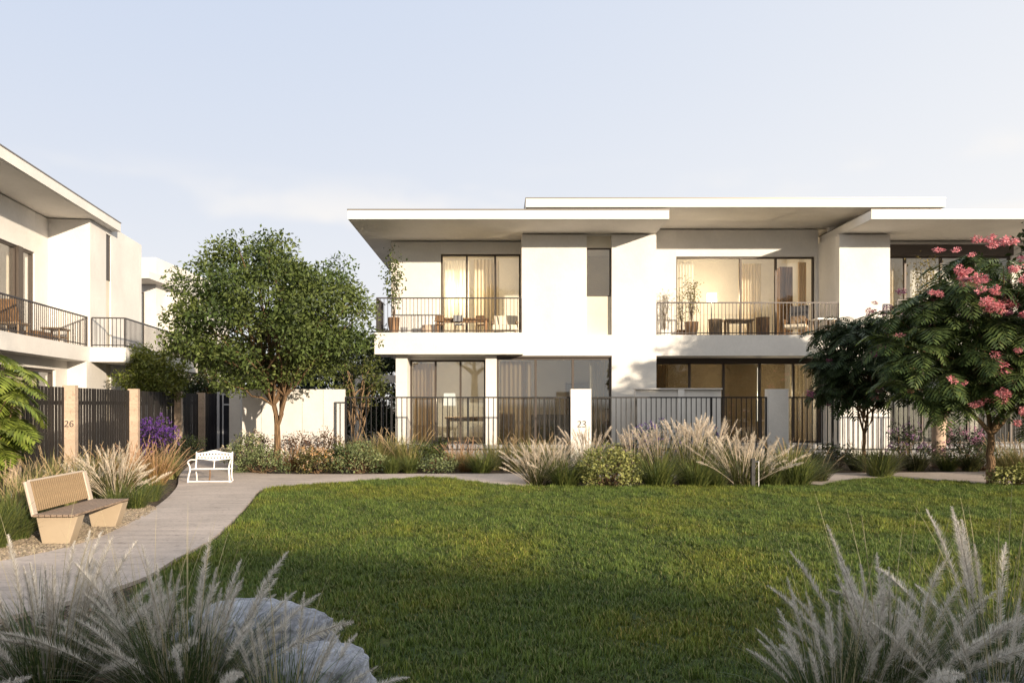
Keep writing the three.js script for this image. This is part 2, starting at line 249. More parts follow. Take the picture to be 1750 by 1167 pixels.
// ---------------------------------------------------------------- building elements
function windowUnit(parent, x0, x1, y0, y1, d, mull, o = {}) {   // aluminium frame with one pane per light; mull: inner mullions as fractions
  const w = sub(parent, o.name || 'window'), t = o.t || 0.06, dep = o.dep || 0.1, f = o.mat || M.bronze, g = o.glass || M.glass, org = origin.get(w), L = [];
  const bar = (a, b, c, e) => L.push(at(boxGeo(b - a, e - c, dep), (a + b) / 2 - org.x, (c + e) / 2 - org.y, -d - org.z));
  bar(x0, x1, y1 - t, y1); bar(x0, x1, y0, y0 + t); bar(x0, x0 + t, y0 + t, y1 - t); bar(x1 - t, x1, y0 + t, y1 - t);
  const xs = mull.map(m => lerp(x0, x1, m)); xs.forEach(x => bar(x - t * 0.55, x + t * 0.55, y0 + t, y1 - t));
  mesh('frame', merge(L), f, w);
  const e = [x0 + t, ...xs.flatMap(x => [x - t * 0.55, x + t * 0.55]), x1 - t];
  for (let k = 0; k < e.length; k += 2) slab(w, 'pane', g, e[k], e[k + 1], y0 + t, y1 - t, d - 0.006, d + 0.006);
  return w;
}
const unit = boxGeo(1, 1, 1);
function balustrade(parent, a, b, y0, h, step, mat, o = {}) {      // a, b: [x, z] in the parent's own axes
  const g = sub(parent, 'balustrade'), L = Math.hypot(b[0] - a[0], b[1] - a[1]), turn = -Math.atan2(b[1] - a[1], b[0] - a[0]), n = Math.round(L / step), t = o.t || 0.014, cx = (a[0] + b[0]) / 2, cz = (a[1] + b[1]) / 2;
  mesh('top_rail', unit, mat, g, [cx, y0 + h, cz], [0, turn, 0], [L, o.top || 0.035, o.top || 0.045]);
  mesh('bottom_rail', unit, mat, g, [cx, y0 + (o.gap || 0.06), cz], [0, turn, 0], [L, 0.025, 0.03]);
  for (let k = 0; k <= n; k++) { const s = k / n, big = o.posts && k % o.posts === 0 || k === 0 || k === n; mesh(big ? 'post' : 'baluster', unit, mat, g, [lerp(a[0], b[0], s), y0 + h / 2 - 0.005, lerp(a[1], b[1], s)], [0, turn, 0], big ? [(o.post || t * 2), h, (o.post || t * 2)] : [t, h - 0.02, t]); }
  return g;
}
function curtainGeo(w, h, folds, amp, seed) {
  const R = rng(seed), nx = folds * 8, ny = 5, g = new THREE.PlaneGeometry(w, h, nx, ny), p = g.attributes.position, ph = []; for (let k = 0; k <= folds; k++) ph.push(0.7 + R() * 0.6);
  for (let i = 0; i < p.count; i++) { const u = (p.getX(i) / w + 0.5) * folds, v = 0.5 - p.getY(i) / h, a = lerp(ph[Math.floor(u)] ?? 1, ph[Math.min(folds, Math.floor(u) + 1)] ?? 1, u % 1); p.setZ(i, amp * a * Math.sin(u * 6.283 + v * 0.4 * Math.sin(u * 2.1)) * (0.75 + 0.25 * v)); p.setX(i, p.getX(i) + 0.25 * amp * Math.sin(u * 12.56)); }
  g.computeVertexNormals(); return g;
}
let cseed = 40;
function curtain(label, mat, x0, x1, y0, y1, d, folds, amp = 0.05) { return single('curtain', curtainGeo(x1 - x0, y1 - y0, folds, amp, cseed++), mat, label, 'curtain', [(x0 + x1) / 2, (y0 + y1) / 2, -d]); }
function floorLamp(label, x, y, d, h, r, sh, I) {
  const t = thing('floor_lamp', label, 'lamp', [x, y, -d]);
  mesh('base', new THREE.CylinderGeometry(0.15, 0.16, 0.03, 24), M.charcoal, t, [0, 0.015, 0]); mesh('stem', new THREE.CylinderGeometry(0.012, 0.012, h - sh, 10), M.charcoal, t, [0, (h - sh) / 2 + 0.02, 0]);
  mesh('lamp_shade', new THREE.CylinderGeometry(r * 0.92, r, sh, 32, 1, true), M.lampGlow, t, [0, h - sh / 2 + 0.02, 0]);
  const l = new THREE.PointLight(lin(1, 0.78, 0.5), I); l.position.set(0, h - sh / 2, sh > 0.45 ? r + 0.08 : 0); l.castShadow = true; l.shadow.radius = 1; t.add(l); return t;
}

// ---------------------------------------------------------------- house with the number 23 (left end of the terrace)
const YF = 3.58, YS = 6.5, YB = 6.97, G0 = 0.42;    // upper floor, low soffit, high soffit, ground floor
const XA = 4.57, XB = 9.83;                          // party walls
{
  const h = thing('terraced_house', 'white two-storey end house with left balcony, narrow slot window and pillar 23 in front', 'house', [0.6, 0, -26], 0, 'white terraced houses along the lawn');
  slab(h, 'floor_slab', M.grey, -2.9, XA, 0, G0, 22.7, 31);
  slab(h, 'upper_floor', M.ceil, -2.9, XA - 0.02, 3.28, YF - 0.02, 23.97, 30.9);
  // upper storey
  slab(h, 'wall', M.white, -3.19, -1.70, YF - 0.6, YS - 0.05, 23.7, 23.95);
  slab(h, 'wall', M.white, -1.70, 0.70, 6.10, YS - 0.05, 23.7, 23.95);
  slab(h, 'wall', M.white, -3.19, -2.94, 2.98, YS, 23.95, 31);
  slab(h, 'wall', M.white, 0.70, 0.95, 2.98, YS - 0.05, 22.95, 24.3);
  slab(h, 'wall', M.white, 0.70, 2.57, 2.98, YS - 0.05, 22.70, 22.95);
  slab(h, 'wall', M.white, 3.29, XA, 0, YS - 0.05, 22.70, 22.95);
  slab(h, 'wall', M.white, 2.57, 3.29, 2.98, YF, 22.70, 22.95);
  slab(h, 'wall', M.white, XA - 0.25, XA, 0, YB, 22.95, 31);
  slab(h, 'wall', M.white, -2.94, XA - 0.25, 0, YS, 30.75, 31);
  slab(h, 'wall', M.white, -2.92, -2.67, 0, 3.0, 23.6, 30.75);
  slab(h, 'recessed_strip', M.white, -3.19, 0.69, YS - 0.05, YS, 23.82, 23.95);
  slab(h, 'recessed_strip', M.white, 0.72, XA - 0.02, YS - 0.05, YS, 22.82, 22.95);
  slab(h, 'panel', M.panel, 2.575, 3.285, 6.10, YS - 0.05, 22.84, 22.94); slab(h, 'panel', M.panel, 2.575, 3.285, YF, 4.70, 22.84, 22.94);
  windowUnit(h, 2.575, 3.285, 4.70, 6.10, 22.89, [], { t: 0.035 });
  windowUnit(h, -1.70, 0.70, YF, 6.10, 23.83, [0.325, 0.68], { t: 0.05 });
  const roof = slab(h, 'roof', M.white, -3.98, XA, YS + 0.006, 6.745, 21.0, 31.6);
  const ro = sub(roof, 'flashing'); origin.set(ro, roof.position.clone().add(h.position)); slab(ro, 'flashing', M.flash, -3.995, XA + 0.01, 6.747, 6.775, 20.985, 31.6);
  slab(h, 'soffit_lining', M.soffit, -3.9, XA - 0.06, YS, YS + 0.005, 21.08, 31.5);
  slab(h, 'ridge_box', M.white, 0.62, 0.8, 6.776, 6.93, 23.2, 23.6);
  // balcony
  slab(h, 'balcony_slab', M.white, -3.47, 0.74, 3.0, 3.61, 22.3, 23.7 - 0.002);
  const p = origin.get(h), loc = (x, d) => [x - p.x, -d - p.z];
  balustrade(h, loc(-3.42, 22.36), loc(0.68, 22.36), 3.61, 0.98, 0.105, M.rail); balustrade(h, loc(-3.42, 22.40), loc(-3.42, 23.6), 3.61, 0.98, 0.105, M.rail);
  // ground storey
  slab(h, 'pier', M.white, -2.92, -2.59, 0, 2.998, 22.7, 23.55); slab(h, 'pier', M.white, -0.34, -0.02, 0, 2.978, 22.72, 23.55);
  slab(h, 'header', M.white, -2.59, -0.34, 2.90, 2.998, 23.42, 23.6);
  windowUnit(h, -2.588, -0.342, G0, 2.90, 23.5, [0.335, 0.665], { glass: M.glassDark, name: 'sliding_door', t: 0.055 });
  slab(h, 'header', M.bronze, -0.018, 3.285, 2.93, 2.98, 22.74, 22.95);
  windowUnit(h, -0.018, 3.288, G0, 2.928, 22.86, [0.34, 0.665], { glass: M.glassDark, name: 'sliding_door', t: 0.055 });
  slab(h, 'partition_wall', M.room, -2.66, XA - 0.26, YF - 0.02, YS - 0.01, 26.3, 26.4); slab(h, 'partition_wall', M.room, -2.66, XA - 0.26, G0, 3.27, 27.8, 27.9);
  slab(h, 'room_floor', M.floorWood, -2.65, XA - 0.26, G0 + 0.001, G0 + 0.012, 23.6, 27.8);
}
curtain('cream pleated curtain in the left upper sliding door behind the balcony table', M.curtain, -0.72, 0.05, YF + 0.03, 6.02, 24.25, 7);
curtain('sheer bright curtain behind the left pane of the left upper door', M.sheer, -1.62, -0.85, YF + 0.03, 6.0, 24.3, 7);
curtain('golden tan curtain at the left end of the left ground-floor door', M.curtainTan, -2.55, -1.88, G0 + 0.03, 2.82, 23.85, 6);
curtain('golden curtain behind the glazing left of the pillar numbered 23', M.curtainTan, 0.08, 1.0, G0 + 0.03, 2.85, 23.3, 7);
curtain('grey-beige curtain at the right end of the glazing behind pillar 23', M.curtain, 2.72, 3.18, G0 + 0.03, 2.85, 23.4, 5);
floorLamp('glowing lamp with a tall shade in the upper room of the end house', -1.25, YF - 0.02, 25.2, 1.75, 0.2, 0.75, 5);
floorLamp('warm lamp low in the left ground-floor room', -1.55, G0, 25.6, 1.5, 0.2, 0.4, 5);

// ---------------------------------------------------------------- middle house
{
  const h = thing('terraced_house', 'white middle terraced house with higher flat roof and wide recessed balcony', 'house', [7.2, 0, -26], 0, 'white terraced houses along the lawn');
  slab(h, 'floor_slab', M.grey, XA + 0.003, XB, 0, G0, 22.9, 31); slab(h, 'upper_floor', M.ceil, XA + 0.003, XB - 0.003, 3.0, YF - 0.02, 24.15, 30.9);
  slab(h, 'wall', M.white, XA + 0.003, 5.48, 2.98, YB - 0.05, 24.2, 24.45); slab(h, 'wall', M.white, 5.48, 9.74, 6.11, YB - 0.05, 24.2, 24.45); slab(h, 'wall', M.white, 9.74, XB, 2.98, YB - 0.05, 24.2, 24.45);
  slab(h, 'wall', M.white, XA + 0.003, XB, 0, YB, 30.75, 31);
  slab(h, 'recessed_strip', M.white, XA + 0.003, XB, YB - 0.05, YB, 24.32, 24.45);
  windowUnit(h, 5.48, 9.74, YF, 6.11, 24.33, [0.47, 0.725], { t: 0.05 });
  const roof = slab(h, 'roof', M.white, 0.78, 12.26, YB + 0.006, 7.21, 21.6, 31.6);
  const ro = sub(roof, 'flashing'); origin.set(ro, roof.position.clone().add(h.position)); slab(ro, 'flashing', M.flash, 0.765, 12.275, 7.212, 7.235, 21.585, 31.6);
  slab(h, 'soffit_lining', M.soffit, 0.85, 12.2, YB, YB + 0.005, 21.68, 31.5);
  slab(h, 'clerestory_wall', M.white, 0.85, 4.3, 6.78, YB, 24.0, 24.2); slab(h, 'clerestory_wall', M.white, 10.1, 12.1, 6.78, YB, 24.0, 24.2);
  slab(h, 'balcony_slab', M.white, XA + 0.002, XB - 0.002, 2.98, YF, 22.70, 24.198);
  const p = origin.get(h), loc = (x, d) => [x - p.x, -d - p.z];
  balustrade(h, loc(XA + 0.03, 22.76), loc(XB - 0.03, 22.76), YF, 0.93, 0.105, M.rail);
  slab(h, 'header', M.bronze, XA + 0.003, XB, 2.86, 2.976, 23.9, 24.1);
  windowUnit(h, XA + 0.005, XB - 0.005, G0, 2.858, 24.0, [0.24, 0.437, 0.645, 0.84], { glass: M.glassDark, name: 'sliding_door', t: 0.055 });
  slab(h, 'partition_wall', M.room, XA + 0.003, XB - 0.003, YF - 0.02, YB - 0.01, 26.8, 26.9); slab(h, 'partition_wall', M.roomTan, XA + 0.003, XB - 0.003, G0, 2.99, 27.0, 27.1);
  slab(h, 'room_floor', M.floorWood, XA + 0.004, XB - 0.004, G0 + 0.001, G0 + 0.012, 24.1, 27.0);
  slab(h, 'door_case', M.wood, 9.1, 9.5, YF, 6.0, 25.4, 25.7);
}
curtain('sheer pale curtain at the left of the wide upper window', M.sheer, 5.58, 6.15, YF + 0.03, 6.03, 24.7, 6);
curtain('cream curtain hanging in the middle of the wide upper window', M.curtain, 7.62, 8.35, YF + 0.03, 6.03, 25.0, 8);
curtain('tan curtain at the right end of the wide upper window', M.curtainTan, 9.42, 9.68, YF + 0.03, 6.03, 24.75, 3);
curtain('grey curtain in the middle house ground floor beside the flowering trees', M.curtain, 9.05, 9.75, G0 + 0.03, 2.8, 24.4, 6);
curtain('dim slatted curtain behind the white courtyard screen', M.curtainTan, 4.7, 5.3, G0 + 0.03, 2.8, 24.5, 6);
floorLamp('slim tall lit lamp in the middle house ground floor left of the plain pillar', xp(1297, 25.2), G0 + 0.012, 25.2, 2.3, 0.045, 1.7, 6);
floorLamp('lit lamp with a small square shade in the wide upper window', 6.95, YF - 0.02, 25.6, 1.6, 0.17, 0.3, 5);

// ---------------------------------------------------------------- right house
{
  const h = thing('terraced_house', 'white right-hand terraced house behind the pink flowering tree', 'house', [14.5, 0, -26], 0, 'white terraced houses along the lawn');
  const X1 = 19.5;
  slab(h, 'floor_slab', M.grey, XB + 0.003, X1, 0, G0, 22.95, 31); slab(h, 'upper_floor', M.ceil, XB + 0.26, X1 - 0.26, 3.02, YF - 0.02, 23.97, 30.9);
  slab(h, 'wall', M.white, XB + 0.003, 11.29, 0, YS - 0.05, 22.70, 22.95); slab(h, 'wall', M.white, XB + 0.003, XB + 0.25, 0, YS, 22.95, 31); slab(h, 'wall', M.white, 11.04, 11.29, 2.98, YS - 0.05, 22.95, 24.2);
  slab(h, 'wall', M.white, 15.45, X1, 2.98, YS - 0.05, 23.7, 23.95); slab(h, 'wall', M.white, X1 - 0.25, X1, 0, YS, 23.95, 31); slab(h, 'wall', M.white, XB + 0.25, X1 - 0.25, 0, YS, 30.75, 31);
  slab(h, 'wall', M.white, 11.29, 15.45, 6.36, YS - 0.05, 23.7, 23.95);
  slab(h, 'lintel', M.bronze, 11.29, 15.45, 6.04, 6.36, 23.62, 23.95); slab(h, 'recessed_strip', M.white, 9.86, 11.27, YS - 0.05, YS, 22.82, 22.95); slab(h, 'recessed_strip', M.white, 11.3, X1, YS - 0.05, YS, 23.82, 23.95);
  windowUnit(h, 11.292, 15.448, YF, 6.038, 23.83, [0.24, 0.5, 0.75], { t: 0.05 });
  const roof = slab(h, 'roof', M.white, 9.95, X1 + 0.8, YS + 0.006, 6.745, 21.0, 31.6);
  const ro = sub(roof, 'flashing'); origin.set(ro, roof.position.clone().add(h.position)); slab(ro, 'flashing', M.flash, 9.935, X1 + 0.82, 6.747, 6.765, 20.985, 31.6);
  slab(h, 'soffit_lining', M.soffit, 10.01, X1 + 0.7, YS, YS + 0.005, 21.08, 31.5);
  slab(h, 'balcony_slab', M.white, 11.292, X1 + 0.3, 2.99, YF, 22.3, 23.698);
  const p = origin.get(h), loc = (x, d) => [x - p.x, -d - p.z];
  balustrade(h, loc(11.33, 22.36), loc(X1, 22.36), YF, 0.95, 0.105, M.rail);
  slab(h, 'header', M.white, 11.29, X1, 2.9, 2.988, 23.42, 23.6);
  windowUnit(h, 11.292, X1 - 0.26, G0, 2.898, 23.5, [0.17, 0.34, 0.5, 0.67, 0.84], { glass: M.glassDark, name: 'sliding_door', t: 0.055 });
  slab(h, 'partition_wall', M.room, XB + 0.26, X1 - 0.26, YF - 0.02, YS - 0.01, 26.3, 26.4); slab(h, 'partition_wall', M.room, XB + 0.26, X1 - 0.26, G0, 3.0, 27.5, 27.6);
}
curtain('cream curtain in the right-hand upper window left of the pink tree', M.curtain, 11.4, 12.2, YF + 0.03, 6.0, 24.3, 8);
curtain('cream curtain in the right-hand upper window above the pink tree', M.sheer, 12.7, 15.2, YF + 0.03, 6.0, 24.3, 11);

// ---------------------------------------------------------------- white walls, number pillars and front fences
const font = await new FontLoader().loadAsync('fonts/droid/droid_sans_regular.typeface.json');
function number(parent, txt, size, x, y, z, ry = 0) { const g = new TextGeometry(txt, { font, size, depth: 0.012, curveSegments: 5 }); g.computeBoundingBox(); const b = g.boundingBox; g.translate(-(b.max.x + b.min.x) / 2, -(b.max.y + b.min.y) / 2, 0); return mesh('house_number', g, M.charcoal, parent, [x, y, z], [0, ry, 0]); }
function pillar(label, x0, x1, top, d, txt) {
  const t = thing('pillar', label, 'pillar', [(x0 + x1) / 2, 0, -d - 0.15]);
  mesh('shaft', boxGeo(x1 - x0, top - 0.02, 0.3), M.white, t, [0, (top - 0.02) / 2, 0]); mesh('cap', boxGeo(x1 - x0 + 0.006, 0.02, 0.306), M.white, t, [0, top - 0.01, 0]);
  if (txt) number(t, txt, 0.16, 0.02, yp(724.5, d), 0.151); return t;
}
const FD = 20.4;
pillar('white rendered fence pillar bearing the number 23', xp(975, FD), xp(1010, FD), 1.98, FD - 0.1, '23');
pillar('plain white fence pillar in tree shade, right of the courtyard screen', xp(1312, FD), xp(1346, FD), 1.98, FD - 0.1);
function frontFence(label, x0, x1) {
  const t = thing('metal_fence', label, 'fence', [(x0 + x1) / 2, 0, -FD - 0.05]); const L = x1 - x0, n = Math.round(L / 0.131);
  mesh('top_rail', unit, M.fence, t, [0, 1.765, 0], null, [L, 0.035, 0.04]); mesh('bottom_rail', unit, M.fence, t, [0, 0.42, 0], null, [L, 0.035, 0.04]);
  for (let k = 0; k <= n; k++) { const post = k % 15 === 9 || k === 0 || k === n; mesh(post ? 'post' : 'baluster', unit, M.fence, t, [-L / 2 + k * L / n, post ? 0.89 : 1.09, 0], null, post ? [0.05, 1.78, 0.05] : [0.021, 1.34, 0.021]); }
}
frontFence('black metal bar fence between the white panelled wall and pillar 23', xp(590, FD), xp(975, FD) - 0.01);
frontFence('black metal bar fence between the two white pillars', xp(1010, FD) + 0.01, xp(1312, FD) - 0.01);
frontFence('black metal bar fence right of the plain white pillar, behind the flowering trees', xp(1346, FD) + 0.01, 14.2);
{
  const t = thing('courtyard_screen', 'white screen wall with a square post behind the metal fence', 'wall', [xp(1158, 22), 0, -22]), o = origin.get(t);
  slab(t, 'panel', M.white, xp(1085, 22), xp(1157, 22), 0, 2.0, 21.94, 22.06); slab(t, 'panel', M.white, xp(1168, 22), xp(1232, 22), 0, 2.0, 21.94, 22.06); slab(t, 'post', M.white, xp(1157, 22), xp(1168, 22), 0, 1.99, 21.85, 22.1);
  slab(t, 'cap', M.white, xp(1085, 22) - 0.01, xp(1232, 22) + 0.01, 2.002, 2.03, 21.84, 22.11);
}
{
  const d = 21, t = thing('panelled_wall', 'sunlit white panelled garden wall behind the round tree', 'wall', [xp(500, d), 0, -d - 0.1]), e = [413, 446, 516, 552, 589];
  for (let k = 0; k < 4; k++) slab(t, 'panel', M.white, xp(e[k], d) + 0.005, xp(e[k + 1], d) - 0.005, 0, 1.985, d, d + 0.12);
  slab(t, 'backing', M.white, xp(413, d) + 0.02, xp(589, d) - 0.02, 0, 1.97, d + 0.121, d + 0.2);
}
{ // gate at the end of the path
  const d = 26.8, p = thing('gate_pier', 'blue-grey gate pier at the left end of the white panelled wall', 'pillar', [xp(403, 23), 0, -23]); slab(p, 'shaft', M.white, xp(393, 23), xp(412, 23), 0, 2.02, 22.9, 23.4); slab(p, 'cap', M.white, xp(393, 23) - 0.01, xp(412, 23) + 0.01, 2.021, 2.05, 22.89, 23.41);
  const g = thing('garden_gate', 'dark navy gate with pale frame at the end of the path', 'gate', [xp(384, d), 0, -d]), f = new THREE.MeshStandardMaterial({ color: lin(0.45, 0.46, 0.5), roughness: 0.5 }), n = new THREE.MeshStandardMaterial({ color: lin(0.012, 0.014, 0.022), roughness: 0.3 });
  slab(g, 'frame_post', f, xp(371, d), xp(375, d), 0, 2.0, d - 0.05, d + 0.05); slab(g, 'frame_post', f, xp(380, d), xp(382, d), 0, 2.0, d - 0.05, d + 0.05); slab(g, 'top_rail', f, xp(375, d), xp(396, d), 1.9, 1.96, d - 0.04, d + 0.04); slab(g, 'middle_rail', f, xp(382, d), xp(396, d), 1.55, 1.6, d - 0.04, d + 0.04);
  slab(g, 'leaf', n, xp(375, d), xp(380, d), 0.1, 1.9, d - 0.02, d + 0.02); slab(g, 'leaf', n, xp(382, d), xp(396, d), 0.1, 1.55, d - 0.02, d + 0.02); slab(g, 'leaf', n, xp(382, d), xp(396, d), 1.6, 1.9, d - 0.02, d + 0.02);
  const e = thing('board_screen', 'near-black board screen between the slat fence and the gate', 'fence', [xp(358, d), 0, -d]); for (let k = 0; k < 5; k++) slab(e, 'board', n, xp(340 + k * 6.2, d) + 0.004, xp(346.2 + k * 6.2, d) - 0.004, 0, 1.95, d + 0.06, d + 0.1);
  single('door_step', rbox(0.75, 0.14, 0.5, 0.02), M.concrete, 'pale stone step in front of the dark gate', 'step', [xp(386, 25.6), 0.07, -25.9]);
}

// ---------------------------------------------------------------- slat fence along the path
const fx = d => -8.6 - 0.126 * (d - 15.8), FT = Math.atan(0.126);
{
  const posts = [11.0, 13.4, 15.8, 19.6, 23.5, 26.3], R = rng(77), slatMats = [0.8, 1, 1.25].map(s => new THREE.MeshStandardMaterial({ color: lin(0.040 * s, 0.034 * s, 0.032 * s), roughness: 0.7, map: woodMap }));
  const lab = ['', 'concrete fence post behind the leafy shrub at the left edge', 'concrete fence post bearing the number 26', 'concrete fence post between number 26 and the purple bush', 'concrete fence post just right of the purple bush', 'last concrete post of the slat fence before the gate'];
  posts.forEach((d, k) => { if (!k) return; const t = thing('fence_post', lab[k], 'post', [fx(d), 0, -d], FT, 'concrete posts of the slat fence'); mesh('shaft', boxGeo(0.24, 1.97, 0.16), M.concrete, t, [0.05, 0.985, 0]); if (k === 2) number(t, '26', 0.12, 0.06, yp(724, d), 0.081); });
  const sl = ['dark slat fence panel at the left edge of the photo', 'dark slat fence panel left of the post numbered 26', 'dark slat fence panel right of the post numbered 26', 'dark slat fence panel behind the purple bush', 'farthest dark slat fence panel before the gate'];
  for (let k = 0; k < 5; k++) {
    const a = posts[k] + 0.16, b = posts[k + 1] - 0.16, L = (b - a) / Math.cos(FT), m = (a + b) / 2, t = thing('slat_fence', sl[k], 'fence', [fx(m), 0, -m], FT, 'slat fence panels along the path'), n = Math.round(L / 0.152);
    mesh('rail', boxGeo(0.04, 0.08, L), M.charcoal, t, [-0.05, 0.45, 0]); mesh('rail', boxGeo(0.04, 0.08, L), M.charcoal, t, [-0.05, 1.62, 0]);
    for (let j = 0; j < n; j++) mesh('slat', boxGeo(0.012, 1.86, 0.108), slatMats[Math.floor(R() * 3)], t, [(R() - 0.5) * 0.006, 1.0, -L / 2 + (j + 0.5) * L / n]);
  }
}

// ---------------------------------------------------------------- left house, turned a little to the path
{
  const h = thing('balcony_house', 'white two-storey house with wrapping balcony behind the dark slat fence', 'house', [-11.35, 0, -22], 0.1253);
  const B = (name, mat, x0, x1, y0, y1, z0, z1, par = h) => mesh(name, boxGeo(x1 - x0, y1 - y0, z1 - z0), mat, par, [(x0 + x1) / 2, (y0 + y1) / 2, (z0 + z1) / 2]);
  const F = 3.18, S = 6.75;
  // projecting box with a slot window
  B('wall', M.white, -1.1, 0, 0, S - 0.03, -0.25, 0); B('wall', M.white, -0.25, 0, 0, 6.9, -1.22, -0.25); B('wall', M.white, -0.25, 0, 0, 6.9, -4.2, -1.62); B('wall', M.white, -5, 0, 0, 6.9, -4.45, -4.2);
  B('slot_panel', M.panel, -0.1, -0.04, 0, 5.25, -1.62, -1.22); B('wall', M.white, -0.25, 0, 6.6, 6.9, -1.62, -1.22);
  { const w = sub(h, 'window'); B('frame', M.bronze, -0.1, -0.03, 5.25, 5.31, -1.62, -1.22, w); B('pane', M.bronze, -0.06, -0.03, 5.31, 6.6, -1.62, -1.22, w); }
  // recessed upper wall with sliding windows
  B('wall', M.white, -1.35, -1.1, F - 0.3, S - 0.04, 0, 0.8); B('wall', M.white, -1.35, -1.1, 5.63, S - 0.04, 0.8, 7); B('wall', M.white, -1.35, -1.1, F - 0.3, S - 0.04, 7, 14); B('recessed_strip', M.white, -1.34, -1.2, S - 0.04, S, 0, 14);
  for (const [a, b] of [[0.8, 1.5], [1.75, 3.3], [3.3, 4.9], [4.9, 7]]) { const w = sub(h, 'window'), g = []; for (const [y0, y1, z0, z1] of [[F, F + 0.06, a, b], [5.57, 5.63, a, b], [F + 0.06, 5.57, a, a + 0.06], [F + 0.06, 5.57, b - 0.06, b]]) g.push(at(boxGeo(0.1, y1 - y0, z1 - z0), -1.2, (y0 + y1) / 2, (z0 + z1) / 2)); mesh('frame', merge(g), M.bronze, w); B('pane', M.glass, -1.206, -1.194, F + 0.06, 5.57, a + 0.06, b - 0.06, w); }
  B('mullion', M.bronze, -1.28, -1.08, F, 5.63, 1.5, 1.75);
  B('partition_wall', M.room, -5, -4.9, F, S, -4.2, 14); B('upper_floor', M.ceil, -5, -1.36, 2.8, F - 0.02, -4.2, 14);
  const roof = B('roof', M.white, -7.5, 0.25, S + 0.006, 7.0, -1.7, 14.2); mesh('flashing', boxGeo(7.78, 0.03, 15.93), M.flash, roof, [0, 0.14, 0]); B('soffit_lining', M.soffit, -7.4, 0.18, S, S + 0.005, -1.2, 14.1);
  B('roof_deck', M.white, -5, -0.25, 6.7, 6.86, -4.2, -1.7);
  // balcony, its side wing and railings
  B('balcony_slab', M.white, -1.36, 0, 2.77, F, 0.002, 14); B('balcony_slab', M.white, 0.002, 0.95, 2.77, F, -8, 0);
  balustrade(h, [-0.06, 0.06], [-0.06, 13.8], F, 0.82, 0.11, M.rail); balustrade(h, [0.03, -0.05], [0.9, -0.05], F, 0.82, 0.11, M.rail); balustrade(h, [0.9, -0.1], [0.9, -7.9], F, 0.82, 0.11, M.rail);
  // ground storey
  B('wall', M.white, -0.75, -0.5, 0, 2.77, 0, 1.0); B('wall', M.white, -0.75, -0.5, 2.5, 2.77, 1.0, 7); B('wall', M.white, -0.75, -0.5, 0, 2.77, 7, 14); B('wall', M.white, -0.75, 0, 0, 2.77, -0.001, 0.24);
  for (const [a, b] of [[1.0, 2.3], [2.3, 3.6], [3.6, 5.2], [5.2, 7]]) { const w = sub(h, 'window'), g = []; for (const [y0, y1, z0, z1] of [[0.2, 0.28, a, b], [2.42, 2.5, a, b], [0.28, 2.42, a, a + 0.07], [0.28, 2.42, b - 0.07, b]]) g.push(at(boxGeo(0.1, y1 - y0, z1 - z0), -0.62, (y0 + y1) / 2, (z0 + z1) / 2)); mesh('frame', merge(g), M.bronze, w); B('pane', M.glass, -0.626, -0.614, 0.28, 2.42, a + 0.07, b - 0.07, w); }
  B('partition_wall', M.room, -5, -4.9, 0, 2.8, -4.2, 14); B('wall', M.white, -7.4, -7.2, 0, S, -4.2, 14); B('wall', M.white, -7.2, -1.36, 0, S, 13.7, 14);
  const M4 = new THREE.Matrix4().makeRotationY(0.1253).setPosition(-11.35, 0, -22), wpos = (x, y, z) => V(x, y, z).applyMatrix4(M4).toArray();
  const cu = (label, mat, z0, z1, y0, y1, x, f) => single('curtain', curtainGeo(z1 - z0, y1 - y0, f, 0.05, cseed++), mat, label, 'curtain', wpos(x, (y0 + y1) / 2, (z0 + z1) / 2), [0, 0.1253 + Math.PI / 2, 0]);
  cu('cream curtain in the narrow upper window of the left house', M.curtain, 0.85, 1.48, F + 0.02, 5.55, -1.5, 5); cu('cream curtain in the upper window at the left edge of the photo', M.curtain, 1.8, 3.2, F + 0.02, 5.55, -1.55, 10);
  cu('cream blind in the ground-floor window of the left house', M.curtain, 1.05, 3.5, 0.3, 2.4, -0.95, 16);
  // balcony furniture
  const low = thing('bench_table', 'low pale wooden table and bench on the left house balcony', 'table', wpos(-0.6, F, 0.75), 0.1253); for (const [dy, w, dz] of [[0.42, 0.5, 0.7], [0.2, 0.42, 0.6]]) mesh('board', rbox(w, 0.04, dz, 0.008), M.oak, low, [0, dy, 0]); for (const [a, b] of [[-1, -1], [-1, 1], [1, -1], [1, 1]]) mesh('leg', boxGeo(0.04, 0.4, 0.04), M.oak, low, [a * 0.2, 0.2, b * 0.28]);
  const ch = thing('lounge_chair', 'reclined wooden lounge chair at the left edge balcony', 'chair', wpos(-0.55, F, 3.2), 0.1253); mesh('seat', rbox(0.5, 0.06, 0.55, 0.02), M.oak, ch, [0, 0.32, 0]); mesh('backrest', rbox(0.5, 0.6, 0.06, 0.02), M.wood, ch, [0, 0.58, 0.32], [0.45, 0, 0]); for (const [a, b] of [[-1, -1], [-1, 1], [1, -1], [1, 1]]) mesh('leg', boxGeo(0.04, 0.32, 0.04), M.oak, ch, [a * 0.21, 0.16, b * 0.22]);
  const pb = thing('planter_box', 'long wooden planter box on the left house balcony', 'planter', wpos(-0.45, F, 2.1), 0.1253); for (const x of [-0.14, 0.14]) mesh('side_board', boxGeo(0.03, 0.22, 0.9), M.wood, pb, [x, 0.11, 0]); for (const z of [-0.44, 0.44]) mesh('end_board', boxGeo(0.25, 0.22, 0.03), M.wood, pb, [0, 0.11, z]); mesh('soil', boxGeo(0.25, 0.16, 0.85), M.soil, pb, [0, 0.09, 0]);
}
